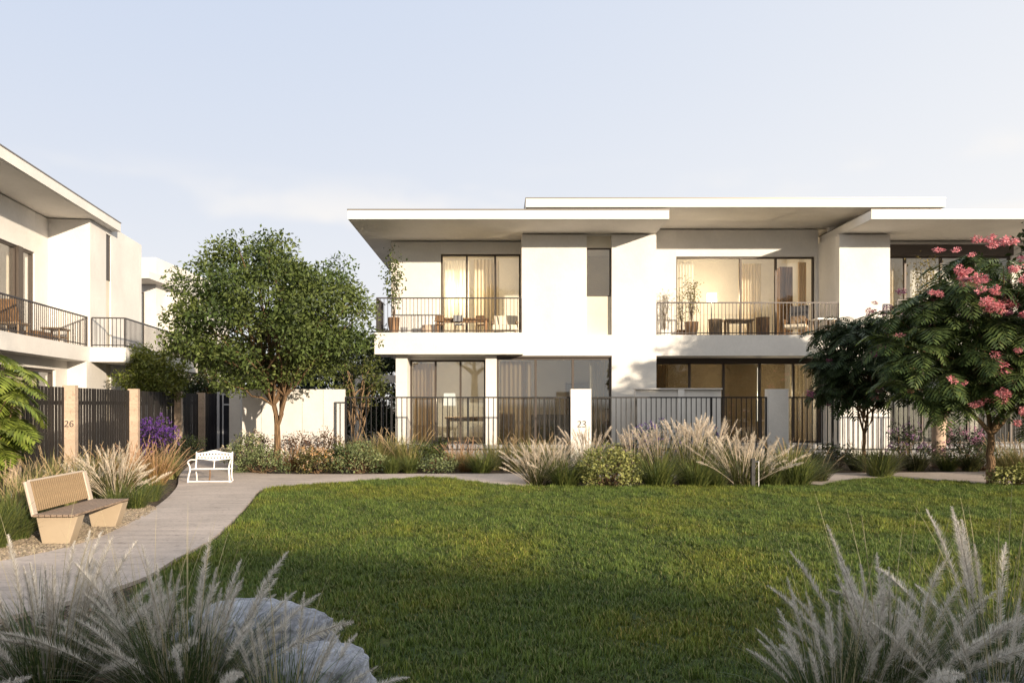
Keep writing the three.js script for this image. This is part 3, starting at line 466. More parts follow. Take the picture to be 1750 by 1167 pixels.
{ // next house of the left row
  const d = 40, t = thing('canopy_house', 'distant white house with flat canopy beyond the left house', 'house', [xp(262, d), 0, -d]);
  slab(t, 'wall', M.white, xp(150, d), xp(266, d), 0, yp(440, d), d, d + 8); slab(t, 'wing', M.white, xp(266, d), xp(300, d), 0, yp(494, d), d + 1.2, d + 8); slab(t, 'canopy', M.white, xp(235, d), xp(283, d), yp(486, d), yp(474, d), d - 2, d + 6);
  windowUnit(t, xp(240, d), xp(246, d), 3.2, yp(500, d), d - 0.06, [], { t: 0.03, glass: M.glassDark });
}
{ // pergola beam in the gap left of the end house
  const d = 25.2, t = thing('pergola', 'white pergola beam between the round tree and the end house', 'pergola', [xp(650, d), 0, -d]);
  slab(t, 'beam', M.white, xp(606, d), xp(684, d), yp(654, d), yp(641, d), d, d + 0.25); slab(t, 'post', M.white, xp(606, d), xp(613, d), 0, yp(654, d), d, d + 0.2); slab(t, 'post', M.charcoal, xp(653, d), xp(655, d), 0, yp(654, d), d + 0.05, d + 0.1);
}
// houses and trees across the garden, behind the viewer: they shade the near lawn and show in the windows
{
  const t = thing('flat_roofed_house', 'white flat-roofed house across the garden behind the viewer', 'house', [15.7, 0, 18.0], -0.42);
  const B = (n, m, x0, x1, y0, y1, z0, z1, p = t) => mesh(n, boxGeo(x1 - x0, y1 - y0, z1 - z0), m, p, [(x0 + x1) / 2, (y0 + y1) / 2, (z0 + z1) / 2]);
  B('wall', M.white, 0.8, 18, 0, 6.4, 1.5, 8); B('roof', M.white, 0, 19, 6.4, 6.7, 0, 9); B('balcony_slab', M.white, 0.8, 18, 2.9, 3.4, 0.4, 1.5);
  for (let k = 0; k < 5; k++) { const w = sub(t, 'window'); B('frame', M.bronze, 1.6 + k * 3.3, 3.9 + k * 3.3, 3.4, 5.9, 1.44, 1.498, w); B('pane', M.charcoal, 1.7 + k * 3.3, 3.8 + k * 3.3, 3.5, 5.8, 1.42, 1.438, w); const v = sub(t, 'window'); B('frame', M.bronze, 1.6 + k * 3.3, 3.9 + k * 3.3, 0.2, 2.6, 1.44, 1.498, v); B('pane', M.charcoal, 1.7 + k * 3.3, 3.8 + k * 3.3, 0.3, 2.5, 1.42, 1.438, v); }
}

// ---------------------------------------------------------------- furniture on the terrace balconies
function pot(t, r0, r1, h, mat) { const pts = [[0.001, 0], [r0 * 0.8, 0], [r0, 0.03], [(r0 + r1) / 2 * 1.12, h * 0.5], [r1, h * 0.9], [r1 * 1.04, h], [r1 * 0.9, h], [r1 * 0.85, h * 0.85], [0.001, h * 0.85]].map(p => new THREE.Vector2(...p)); return mesh('pot', new THREE.LatheGeometry(pts, 24), mat, t); }
function slenderPlant(t, base, h, spread, nst, leaves, len, wid, cols, seed) {
  const R = rng(seed), st = new GB(), lf = new GB();
  for (let k = 0; k < nst; k++) {
    const a = R() * 6.28, r = spread * (0.2 + 0.5 * R()), top = V(Math.cos(a) * r, base + h * (0.75 + 0.25 * R()), Math.sin(a) * r), pts = curve(V(0, base - 0.05, 0), top, 0, 6, R, 0.06); st.tube(pts, pts.map((_, i) => 0.012 * (1 - 0.8 * i / 6)), 5, [0.16, 0.11, 0.07]);
    for (let j = 0; j < leaves / nst; j++) { const s = 0.25 + 0.75 * R(), i = Math.min(5, Math.floor(s * 6)), p = pts[i].clone().lerp(pts[i + 1], s * 6 - i), o = rdir(R).multiplyScalar(spread * (0.15 + 0.75 * R())); o.y *= 0.6; p.add(o); const dir = rdir(R); dir.y -= 0.3; dir.normalize(); lf.leaf(p, dir, rdir(R), len * (0.7 + 0.6 * R()), wid * (0.7 + 0.6 * R()), mixc(cols[0], cols[1], R())); }
  }
  mesh('stems', st.geo(), M.leaf, t); mesh('foliage', lf.geo(), M.leaf, t);
}
const GRN = [[0.045, 0.075, 0.018], [0.13, 0.16, 0.035]];
{ const t = thing('potted_tree', 'tall leafy potted plant in a tan vase at the left end balcony', 'plant', [xp(672, 22.75), 3.61, -22.85]); pot(t, 0.12, 0.17, 0.48, M.terracotta); slenderPlant(t, 0.45, 2.15, 0.36, 5, 520, 0.085, 0.055, GRN, 3); }
{ const t = thing('potted_bamboo', 'feathery potted plant in a tan pot before the wide upper window', 'plant', [xp(1182, 23.2), YF, -23.2]); pot(t, 0.14, 0.2, 0.42, M.terracotta); slenderPlant(t, 0.4, 1.45, 0.3, 7, 420, 0.08, 0.03, [[0.12, 0.13, 0.04], [0.28, 0.24, 0.09]], 4); }
{ const t = thing('potted_bamboo', 'thin potted plant in a dark wooden pot left of the feathery one', 'plant', [xp(1163, 23.7), YF, -23.6]); pot(t, 0.1, 0.13, 0.22, M.wood); slenderPlant(t, 0.2, 1.4, 0.16, 4, 160, 0.07, 0.03, [[0.12, 0.13, 0.04], [0.28, 0.24, 0.09]], 5); }
{ const t = thing('potted_bamboo', 'sparse pale plant in a white pot against the wall left of the wide upper window', 'plant', [xp(1136, 23.5), YF, -23.5]); pot(t, 0.16, 0.2, 0.2, M.whitePaint); slenderPlant(t, 0.18, 1.3, 0.25, 5, 130, 0.06, 0.025, [[0.3, 0.28, 0.18], [0.4, 0.36, 0.24]], 6); }
{ const t = thing('potted_tree', 'leafy plant on the right-hand balcony above the pink tree', 'plant', [xp(1578, 22.9), YF, -22.95]); pot(t, 0.14, 0.18, 0.45, M.grey); slenderPlant(t, 0.4, 2.0, 0.45, 6, 600, 0.07, 0.045, [[0.12, 0.11, 0.03], [0.32, 0.25, 0.08]], 8); }
function table(label, x, y, d, w, dep, h, mat) { const t = thing('table', label, 'table', [x, y, -d]); mesh('table_top', rbox(w, 0.05, dep, 0.012), mat, t, [0, h - 0.025, 0]); for (const [a, b] of [[-1, -1], [-1, 1], [1, -1], [1, 1]]) mesh('leg', boxGeo(0.06, h - 0.05, 0.06), mat, t, [a * (w / 2 - 0.08), (h - 0.05) / 2, b * (dep / 2 - 0.08)]); mesh('apron', boxGeo(w - 0.2, 0.08, 0.025), mat, t, [0, h - 0.095, dep / 2 - 0.08]); return t; }
function chair(label, x, y, d, turn, mat, seatMat, s = 1) {
  const t = thing('chair', label, 'chair', [x, y, -d], turn); t.scale.setScalar(s);
  mesh('seat', rbox(0.46, 0.06, 0.44, 0.02), seatMat, t, [0, 0.44, 0]); mesh('backrest', rbox(0.46, 0.3, 0.04, 0.018), seatMat, t, [0, 0.72, -0.22], [-0.15, 0, 0]);
  for (const a of [-1, 1]) { mesh('leg', boxGeo(0.035, 0.44, 0.035), mat, t, [a * 0.2, 0.22, 0.19]); mesh('leg', boxGeo(0.035, 0.82, 0.035), mat, t, [a * 0.2, 0.41, -0.2]); mesh('armrest', rbox(0.04, 0.03, 0.4, 0.01), mat, t, [a * 0.23, 0.62, 0]); } return t;
}
table('wooden dining table on the left end balcony', xp(790, 23), 3.61, 23.0, 1.55, 0.75, 0.45, M.wood);
chair('wooden chair at the left end of the balcony dining table', xp(752, 23), 3.61, 22.75, 3.3, M.wood, M.wood, 0.6); chair('pale-seated chair in the middle of the balcony dining table', xp(785, 23), 3.61, 22.7, 3.0, M.oak, M.grey, 0.6); chair('wooden chair at the right of the balcony dining table', xp(823, 23), 3.61, 22.8, 2.9, M.wood, M.wood, 0.6);
{ const t = thing('wicker_lounger', 'pale wicker lounge seat at the right end of the left balcony', 'chair', [xp(862, 23.1), 3.61, -23.1]); mesh('seat', rbox(0.72, 0.16, 0.6, 0.04), M.cream, t, [0, 0.2, 0]); mesh('backrest', rbox(0.72, 0.36, 0.12, 0.05), M.cream, t, [0.04, 0.42, -0.25], [-0.25, 0, 0]); for (const a of [-1, 1]) { mesh('armrest', rbox(0.08, 0.1, 0.6, 0.03), M.oak, t, [a * 0.36, 0.34, 0]); mesh('skid', boxGeo(0.04, 0.12, 0.58), M.oak, t, [a * 0.33, 0.06, 0]); } }
{ const t = thing('stone_pot', 'small grey pot beside the tan vase on the left balcony', 'pot', [xp(690, 22.9), 3.61, -22.9]); pot(t, 0.07, 0.1, 0.2, M.grey); const u = thing('stone_pot', 'squat pale stone pot left of the balcony dining table', 'pot', [xp(730, 22.9), 3.61, -22.85]); pot(u, 0.16, 0.14, 0.26, M.concrete); }
table('pale wooden bench table on the wide balcony', xp(1262, 23.3), YF, 23.3, 0.85, 0.45, 0.5, M.oak);
{ const t = thing('stool', 'round oak drum stool on the wide balcony', 'stool', [xp(1223, 23.1), YF, -23.1]); mesh('drum', new THREE.CylinderGeometry(0.2, 0.18, 0.46, 24), M.oak, t, [0, 0.23, 0]); mesh('top', new THREE.CylinderGeometry(0.205, 0.205, 0.025, 24), M.wood, t, [0, 0.473, 0]); const u = thing('stool', 'ribbed brown drum stool right of the bench table', 'stool', [xp(1304, 23.0), YF, -23.0]); mesh('drum', new THREE.CylinderGeometry(0.19, 0.19, 0.5, 16), M.wood, u, [0, 0.25, 0]); mesh('top', new THREE.CylinderGeometry(0.2, 0.2, 0.03, 24), M.wood, u, [0, 0.516, 0]); }
{ const t = thing('lounge_chair', 'dark reclined lounge chair on the wide balcony', 'chair', [xp(1362, 23.2), YF, -23.2], -0.5); mesh('seat', rbox(0.6, 0.1, 0.7, 0.03), M.cream, t, [0, 0.28, 0]); mesh('backrest', rbox(0.56, 0.75, 0.08, 0.03), M.charcoal, t, [0, 0.62, -0.42], [-0.5, 0, 0]); mesh('cushion', rbox(0.44, 0.36, 0.12, 0.05), M.oak, t, [0, 0.45, -0.25], [-0.4, 0, 0]); for (const a of [-1, 1]) { mesh('armrest', rbox(0.06, 0.05, 0.75, 0.015), M.wood, t, [a * 0.3, 0.46, -0.05]); mesh('leg', boxGeo(0.05, 0.44, 0.05), M.wood, t, [a * 0.29, 0.22, 0.28]); mesh('leg', boxGeo(0.05, 0.44, 0.05), M.wood, t, [a * 0.29, 0.22, -0.35]); } }
{ const t = thing('side_table', 'white-topped side table at the right end of the wide balcony', 'table', [xp(1408, 23.0), YF, -23.0]); mesh('table_top', rbox(0.55, 0.05, 0.5, 0.012), M.whitePaint, t, [0, 0.47, 0]); for (const [a, b] of [[-1, -1], [-1, 1], [1, -1], [1, 1]]) mesh('leg', boxGeo(0.04, 0.45, 0.04), M.oak, t, [a * 0.22, 0.225, b * 0.2]); }
{ const t = thing('sofa', 'grey sofa inside the ground floor behind pillar 23', 'sofa', [1.9, G0 + 0.012, -25.6]); mesh('seat', rbox(2.0, 0.4, 0.85, 0.06), M.grey, t, [0, 0.21, 0]); mesh('backrest', rbox(2.0, 0.45, 0.2, 0.06), M.grey, t, [0, 0.6, -0.35]); for (const a of [-1, 1]) mesh('armrest', rbox(0.2, 0.6, 0.85, 0.05), M.grey, t, [a * 1.0, 0.31, 0]); }
{ const t = thing('shelf_unit', 'wooden shelf unit on the back wall behind pillar 23', 'shelf', [3.3, G0 + 0.012, -27.6]); for (const a of [-1, 1]) mesh('side_panel', boxGeo(0.04, 1.9, 0.35), M.oak, t, [a * 0.9, 0.95, 0]); for (let k = 0; k < 5; k++) mesh('shelf', boxGeo(1.76, 0.04, 0.34), M.oak, t, [0, 0.1 + k * 0.44, 0]); }
table('oak dining table inside the left ground-floor room', -1.0, G0 + 0.012, 25.9, 1.4, 0.8, 0.74, M.oak);

// ---------------------------------------------------------------- benches, lights, boulders, planter
{
  const t = thing('park_bench', 'tan park bench with ribbed backrest and tapered block legs beside the path', 'bench', [-4.98, 0.012, -9.52], 0.06), wd = new THREE.MeshStandardMaterial({ color: lin(0.78, 0.58, 0.36), roughness: 0.7, map: woodMap }), leg = new THREE.MeshStandardMaterial({ color: lin(0.42, 0.335, 0.235), roughness: 0.6, map: stuccoMap }), gr = new THREE.MeshStandardMaterial({ color: lin(0.70, 0.54, 0.43), roughness: 0.7, map: woodMap }), frame = new THREE.MeshStandardMaterial({ color: lin(0.50, 0.42, 0.34), roughness: 0.55 });
  t.scale.set(1, 0.95, 1); // +x faces the path, z runs along the bench
  const s = new THREE.Shape(); s.moveTo(-0.15, 0); s.lineTo(0.12, 0); s.lineTo(0.22, 0.335); s.lineTo(-0.22, 0.335); s.closePath();
  const lg = new THREE.ExtrudeGeometry(s, { depth: 0.16, bevelEnabled: true, bevelSize: 0.008, bevelThickness: 0.008, bevelSegments: 2 });
  mesh('leg', lg, leg, t, [0, 0, 0.50]); mesh('leg', lg, leg, t, [0, 0, -0.72]);
  for (let k = 0; k < 7; k++) mesh('seat_slat', rbox(0.058, 0.03, 1.5, 0.007), gr, t, [-0.195 + k * 0.065, 0.362, 0]);
  const b = sub(t, 'backrest'); b.position.set(-0.23, 0.36, 0); b.rotation.z = 0.22;
  for (let k = 0; k < 26; k++) mesh('rib', rbox(0.028, 0.36, 0.038, 0.006), wd, b, [0, 0.22, -0.60 + k * 0.0475]);
  for (const a of [-1, 1]) mesh('side_frame', rbox(0.035, 0.42, 0.1, 0.012), frame, b, [0, 0.2, a * 0.69]); mesh('top_rail', rbox(0.034, 0.025, 1.3, 0.008), frame, b, [-0.001, 0.41, 0]);
}
{ // ornate white iron bench
  const d = 15.9, t = thing('ornate_bench', 'small white cast-iron bench with pierced backrest standing on the path', 'bench', [xp(361, d), 0.035, -d], 0.05), m = M.whitePaint, W = 0.72;
  const s = new THREE.Shape(); s.moveTo(-W / 2, 0); s.quadraticCurveTo(-W / 4, -0.015, 0, -0.045); s.quadraticCurveTo(W / 4, -0.015, W / 2, 0); s.lineTo(W / 2, 0.10); s.quadraticCurveTo(W * 0.22, 0.115, 0, 0.15); s.quadraticCurveTo(-W * 0.22, 0.115, -W / 2, 0.10); s.closePath();
  for (let i = 0; i < 11; i++) for (let j = 0; j < 2; j++) { const x = (i - 5) * 0.062 + (j % 2) * 0.03, hgt = 0.16 - Math.abs(x) * 0.14, y = -0.002 + (j + 0.5) * hgt / 2.1 - (0.36 - Math.abs(x)) * 0.06; if (Math.abs(x) > 0.32) continue; const h = new THREE.Path(); h.absellipse(x, y, 0.023, 0.021, 0, 6.283); s.holes.push(h); }
  mesh('backrest', new THREE.ExtrudeGeometry(s, { depth: 0.02, bevelEnabled: true, bevelSize: 0.004, bevelThickness: 0.004, bevelSegments: 1, curveSegments: 6 }), m, t, [0, 0.45, -0.19]);
  const tube = (pts, r) => new THREE.TubeGeometry(new THREE.CatmullRomCurve3(pts.map(p => V(...p))), 16, r, 7);
  mesh('top_rail', tube([[-W / 2, 0.555, -0.18], [-W / 4, 0.575, -0.18], [0, 0.615, -0.18], [W / 4, 0.575, -0.18], [W / 2, 0.555, -0.18]], 0.012), m, t);
  for (const a of [-1, 1]) { mesh('back_leg', tube([[a * W / 2, 0.59, -0.19], [a * W / 2, 0.4, -0.175], [a * W / 2, 0.25, -0.14], [a * (W / 2 - 0.01), 0.1, -0.17], [a * W / 2, 0.0, -0.21]], 0.016), m, t); mesh('front_leg', tube([[a * (W / 2 + 0.05), 0.4, 0.17], [a * (W / 2 + 0.02), 0.27, 0.14], [a * (W / 2 + 0.04), 0.12, 0.17], [a * (W / 2 + 0.05), 0.0, 0.19]], 0.017), m, t); mesh('armrest', tube([[a * W / 2, 0.42, -0.18], [a * (W / 2 + 0.03), 0.44, -0.03], [a * (W / 2 + 0.05), 0.43, 0.12], [a * (W / 2 + 0.055), 0.385, 0.19], [a * (W / 2 + 0.045), 0.36, 0.15]], 0.014), m, t); }
  mesh('centre_post', tube([[0, 0.42, -0.18], [0, 0.3, -0.165], [0, 0.24, -0.15]], 0.012), m, t);
  for (let k = 0; k < 6; k++) mesh('seat_slat', rbox(W + 0.06, 0.01, 0.034, 0.004), m, t, [0, 0.26, -0.13 + k * 0.056]);
  mesh('front_stretcher', tube([[-W / 2 - 0.05, 0.02, 0.19], [0, 0.022, 0.195], [W / 2 + 0.1, 0.02, 0.19]], 0.014), m, t); mesh('centre_leg', tube([[0, 0.25, 0.1], [0.005, 0.12, 0.12], [0, 0.0, 0.16]], 0.014), M.wood, t);
}
function bollard(label, x, d, h) { const t = thing('garden_light', label, 'light', [x, 0, -d]); mesh('post', rbox(0.075, h, 0.075, 0.008), M.fence, t, [0, h / 2, 0]); mesh('bracket', rbox(0.09, 0.03, 0.05, 0.006), M.charcoal, t, [0.07, h - 0.06, 0]); mesh('stake', new THREE.CylinderGeometry(0.007, 0.007, h - 0.05, 8), M.whitePaint, t, [0.105, (h - 0.05) / 2, 0.02]); }
bollard('dark square garden light post among the plumed grasses', xp(1287, 14.75), 14.75, 0.58);
bollard('dark square garden light post at the left edge beside the bench', xp(6, 10.4), 10.4, 0.5);
function boulder(label, x, y, d, sx, sy, sz, seed) {
  const g = new THREE.IcosahedronGeometry(1, 24), p = g.attributes.position, v = V(0, 0, 0);
  for (let i = 0; i < p.count; i++) { v.fromBufferAttribute(p, i); const n = fbm(v.x * 1.5 + seed, v.y * 1.5, v.z * 1.5, 4), f = fbm(v.x * 6 + seed, v.y * 6, v.z * 6, 3); const rg = Math.abs(fbm(v.x * 3 + seed, v.y * 3, v.z * 3 + 5, 3) - 0.5); v.multiplyScalar(0.8 + 0.5 * (n - 0.3) + 0.09 * f - 0.28 * Math.max(0, 0.12 - rg)); v.y = v.y > 0.55 ? 0.55 + (v.y - 0.55) * 0.5 : v.y; p.setXYZ(i, v.x * sx, v.y * sy, v.z * sz); }
  const uv = g.attributes.uv; for (let i = 0; i < p.count; i++) uv.setXY(i, p.getX(i) + p.getZ(i) * 0.3, p.getY(i) + p.getZ(i) * 0.7);
  g.computeVertexNormals(); return single('boulder', g, M.rock, label, 'boulder', [x, y, -d]);
}
boulder('large pale boulder behind the middle foreground grass', -1.40, 0.15, 4.55, 0.5, 0.40, 0.40, 3); boulder('smaller pale boulder right of the large one in the foreground', -0.98, 0.06, 4.2, 0.34, 0.34, 0.32, 9); boulder('blue-grey boulder at the bottom right corner', 2.62, 0.02, 3.95, 0.4, 0.3, 0.35, 15);
{ const d = 20.0, t = thing('pale_planter', 'tall pale round planter with blossoms under the pink tree', 'planter', [xp(1596, d), 0, -d + 0.25]); const pr = [[0.001, 0], [0.15, 0], [0.17, 0.06], [0.16, 0.5], [0.155, 1.05], [0.18, 1.1], [0.18, 1.16], [0.13, 1.16], [0.13, 1.1], [0.001, 1.1]].map(p => new THREE.Vector2(...p)); mesh('pot', new THREE.LatheGeometry(pr, 28), M.concrete, t); slenderPlant(t, 1.1, 0.35, 0.28, 8, 260, 0.06, 0.045, [[0.45, 0.35, 0.16], [0.5, 0.25, 0.3]], 14); }

// ---------------------------------------------------------------- trees
function crownLeaves(lf, clumps, n, len, wid, cols, R) {
  for (const { c, r, t } of clumps) {
    const tint = mixc(cols[0], cols[1], clamp(t + (R() - 0.5) * 0.3));
    for (let k = 0; k < n * r * r / 0.14; k++) {
      const o = rdir(R); o.y *= 0.75; const p = c.clone().addScaledVector(o, r * Math.pow(R(), 0.45)), dir = o.clone().multiplyScalar(0.6).add(rdir(R)); dir.y -= 0.25; dir.normalize();
      const nor = rdir(R).multiplyScalar(0.9).add(V(0, 0.7, 0)).addScaledVector(o, 0.3).normalize(), v = 0.75 + R() * 0.5;
      lf.leaf(p, dir, nor, len * (0.65 + 0.7 * R()), wid * (0.65 + 0.7 * R()), tint.map(q => q * v));
    }
  }
}
function ellipsoidClumps(n, c, rx, ry, rz, flat, r0, r1, R, inner = 0.5) {
  const l = [];
  for (let k = 0; k < n; k++) { const o = rdir(R), q = Math.pow(lerp(inner * inner * inner, 1, R()), 1 / 3), wob = 0.88 + 0.24 * fbm(o.x * 2 + 7, o.y * 2, o.z * 2, 2); if (o.y < -flat) o.y = -flat - 0.15 * R(); l.push({ c: V(c.x + o.x * rx * q * wob, c.y + o.y * ry * q * wob, c.z + o.z * rz * q * wob), r: lerp(r0, r1, R()), t: R() }); }
  return l;
}
function limbTo(g, from, r0, to, sides, R, sag = 0.1) { const p = curve(from, to, sag, 5, R, 0.12); g.tube(p, p.map((_, i) => lerp(r0, 0.008, i / 5)), sides, [1, 1, 1]); return p; }
function tree(name, label, x, d, o, seed) {           // trunk + limbs + crown of small leaves
  const R = rng(seed), t = thing(name, label, 'tree', [x, 0, -d], 0, o.group), tr = new GB(), br = new GB(), lf = new GB();
  const fork = V(...(o.fork || [0, o.c[1] - o.ry * 0.9, 0])), p0 = curve(V(0, -0.1, 0), fork, 0, 6, R, 0.03); tr.tube(p0, p0.map((_, i) => o.r * (i ? 1 - 0.35 * i / 6 : 1.35)), 12, [1, 1, 1]);
  const tops = (o.tops || [[0.25, 0.2, 0.1], [-0.25, 0.2, -0.1], [0, 0.3, 0]]).map(q => V(fork.x + q[0] * o.rx, fork.y + q[1] * o.ry * 2, fork.z + q[2] * o.rz)), limbs = tops.map(q => limbTo(tr, fork.clone().add(V(0, -0.04, 0)), o.r * 0.62, q, 9, R, 0));
  const cl = ellipsoidClumps(o.n, V(...o.c), o.rx, o.ry, o.rz, o.flat ?? 0.75, o.cr * 0.75, o.cr * 1.25, R, o.inner ?? 0.45);
  cl.forEach((c, k) => { if (k % (o.every || 2)) return; const l = limbs[Math.floor(R() * limbs.length)], s = l[2 + Math.floor(R() * 4)] || l[5]; limbTo(br, s, 0.03, c.c, 5, R, 0.05); });
  crownLeaves(lf, cl, o.leaves, o.len, o.wid, o.cols, R);
  mesh('trunk', tr.geo(), o.bark || M.bark, t); mesh('branches', br.geo(), o.bark || M.bark, t); mesh('crown', lf.geo(), M.leaf, t); return t;
}
tree('shade_tree', 'round-crowned green tree with a forked trunk before the white wall', xp(473, 19.3), 19.3, { r: 0.105, fork: [0, 1.1, 0], tops: [[-0.12, 0.36, 0.05], [0.12, 0.36, -0.05], [0.2, 0.45, 0.15], [-0.2, 0.5, -0.15]], c: [-0.15, 3.72, 0], rx: 2.45, ry: 1.85, rz: 2.2, flat: 0.8, n: 240, cr: 0.40, leaves: 160, len: 0.105, wid: 0.052, cols: [[0.07, 0.112, 0.026], [0.16, 0.20, 0.05]], every: 3, inner: 0.35 }, 21);
tree('small_tree', 'bright feathery green tree behind the slat fence', xp(258, 22.8), 22.8, { r: 0.06, c: [0, 2.35, 0], rx: 0.95, ry: 0.85, rz: 0.75, n: 70, cr: 0.32, leaves: 190, len: 0.12, wid: 0.038, cols: [[0.15, 0.19, 0.03], [0.29, 0.31, 0.065]], group: 'trees behind the fence' }, 31);
tree('small_tree', 'dark green tree behind the fence left of the round tree', xp(352, 31), 31, { r: 0.08, c: [0, 2.9, 0], rx: 1.25, ry: 1.2, rz: 1, n: 50, cr: 0.36, leaves: 110, len: 0.13, wid: 0.06, cols: [[0.025, 0.045, 0.012], [0.06, 0.085, 0.02]], group: 'trees behind the fence' }, 32);
tree('small_tree', 'pale dry-leaved tree behind the dark gate', xp(318, 34), 34, { r: 0.08, c: [0, 3.5, 0], rx: 1.1, ry: 1.4, rz: 1, n: 40, cr: 0.38, leaves: 80, len: 0.13, wid: 0.05, cols: [[0.12, 0.11, 0.05], [0.2, 0.17, 0.08]], group: 'trees behind the fence' }, 33);
tree('slim_tree', 'slim multi-stemmed tree behind the fence beside the white panelled wall', xp(608, 21.6), 21.6, { r: 0.035, fork: [0, 0.5, 0], tops: [[-0.3, 0.6, 0], [0.2, 0.7, 0.1], [0.35, 0.5, -0.1], [-0.1, 0.75, 0.1]], c: [0.1, 2.2, 0], rx: 0.75, ry: 0.85, rz: 0.6, n: 36, cr: 0.28, leaves: 95, len: 0.11, wid: 0.045, cols: [[0.06, 0.085, 0.02], [0.13, 0.15, 0.035]], bark: M.barkPale }, 34);
for (const [px, d, cy, rx, ry, sd, lb] of [[650, 30, 2.2, 1.6, 2.2, 41, 'dark evergreen tree seen through the gap left of the end house'], [590, 34, 2.4, 2.0, 2.4, 42, 'dark evergreen tree behind the white panelled wall'], [500, 37, 2.2, 2.4, 2.2, 43, 'dark background tree behind the round tree trunk'], [425, 36, 2.2, 1.9, 2.1, 44, 'dark background tree behind the gate pier']])
  tree('evergreen_tree', lb, xp(px, d), d, { r: 0.1, fork: [0, 0.6, 0], c: [0, cy, 0], rx, ry, rz: 1.2, n: 60, cr: 0.5, leaves: 70, len: 0.17, wid: 0.08, cols: [[0.012, 0.024, 0.008], [0.03, 0.05, 0.014]], flat: 0.95, every: 4, group: 'dark trees behind the garden wall' }, sd);
for (const [x, z, sd, lb] of [[11.6, 21.3, 51, 'leftmost tree across the garden behind the viewer'], [14.2, 21.7, 52, 'middle tree across the garden behind the viewer'], [16.6, 23.4, 53, 'tree beside the opposite house behind the viewer']])
  tree('garden_tree', lb, x, -z, { r: 0.16, c: [0, 4.2, 0], rx: 1.9, ry: 2.5, rz: 1.7, n: 90, cr: 0.75, leaves: 34, len: 0.28, wid: 0.15, cols: [[0.03, 0.05, 0.015], [0.06, 0.09, 0.02]], every: 5, group: 'trees across the garden' }, sd);

tree('canopy_tree', 'large spreading tree overhead behind the viewer', -1.5, -5.0, { r: 0.3, fork: [0, 3.6, 0], c: [0, 6.9, 0], rx: 5.0, ry: 1.9, rz: 4.2, n: 150, cr: 0.9, leaves: 26, len: 0.34, wid: 0.18, cols: [[0.03, 0.05, 0.015], [0.06, 0.09, 0.02]], every: 5 }, 58);
tree('shade_tree', 'tree just outside the right edge that shades the middle house', 12.5, 14.9, { r: 0.12, fork: [0, 1.6, 0], c: [0, 4.0, 0], rx: 1.9, ry: 2.0, rz: 2.0, n: 200, cr: 0.5, leaves: 90, len: 0.15, wid: 0.08, cols: [[0.03, 0.05, 0.015], [0.07, 0.1, 0.025]], every: 4 }, 56);

// flowering trees with long feathery leaves
function frond(R, L, cols, np = 10) {
  const f = new GB(), n = 6, pts = []; let a = 0.25, p = V(0, 0, 0);
  for (let k = 0; k <= n; k++) { pts.push(p.clone()); p = p.clone().add(V(Math.cos(a) * L / n, Math.sin(a) * L / n, 0)); a -= 0.26; }
  f.tube(pts, pts.map((_, k) => 0.006 * (1 - 0.7 * k / n)), 4, mixc(cols[0], cols[1], 0.5));
  for (let k = 1; k <= np; k++) for (const s of [-1, 1]) {
    const t = k / np * 0.98, i = Math.min(n - 1, Math.floor(t * n)), q = pts[i].clone().lerp(pts[i + 1], t * n - i), tan = pts[i + 1].clone().sub(pts[i]).normalize(), len = L * 0.46 * Math.sin(Math.PI * (0.18 + 0.74 * t)), v = 0.75 + 0.5 * R();
    const dir = tan.clone().multiplyScalar(0.55 + 0.3 * t).add(V(0, -0.22 - 0.12 * R(), s)).normalize(); f.leaf(q, dir, V(-tan.y, tan.x, 0).add(V(0, 0.2, s * 0.25)).normalize(), len, L * 0.068, mixc(cols[0], cols[1], R()).map(c => c * v), 0.25);
  }
  return f;
}
function flowerGeo(seed, r, cols) { const R = rng(seed), f = new GB(); for (let k = 0; k < 110; k++) { const o = rdir(R); o.y = o.y * 0.7 + 0.15; const p = o.clone().multiplyScalar(r * (0.25 + 0.75 * R())); f.leaf(p, o.clone().add(rdir(R).multiplyScalar(0.6)).normalize(), rdir(R), r * 0.42, r * 0.26, mixc(cols[0], cols[1], R())); } return f.geo(); }
const PINK = [[0.66, 0.15, 0.19], [0.82, 0.42, 0.45]], MAUVE = [[0.30, 0.08, 0.16], [0.42, 0.16, 0.26]];
const pinkGeos = [1, 2, 3].map(s => flowerGeo(60 + s, 0.12, PINK)), mauveGeos = [1, 2].map(s => flowerGeo(70 + s, 0.10, MAUVE));
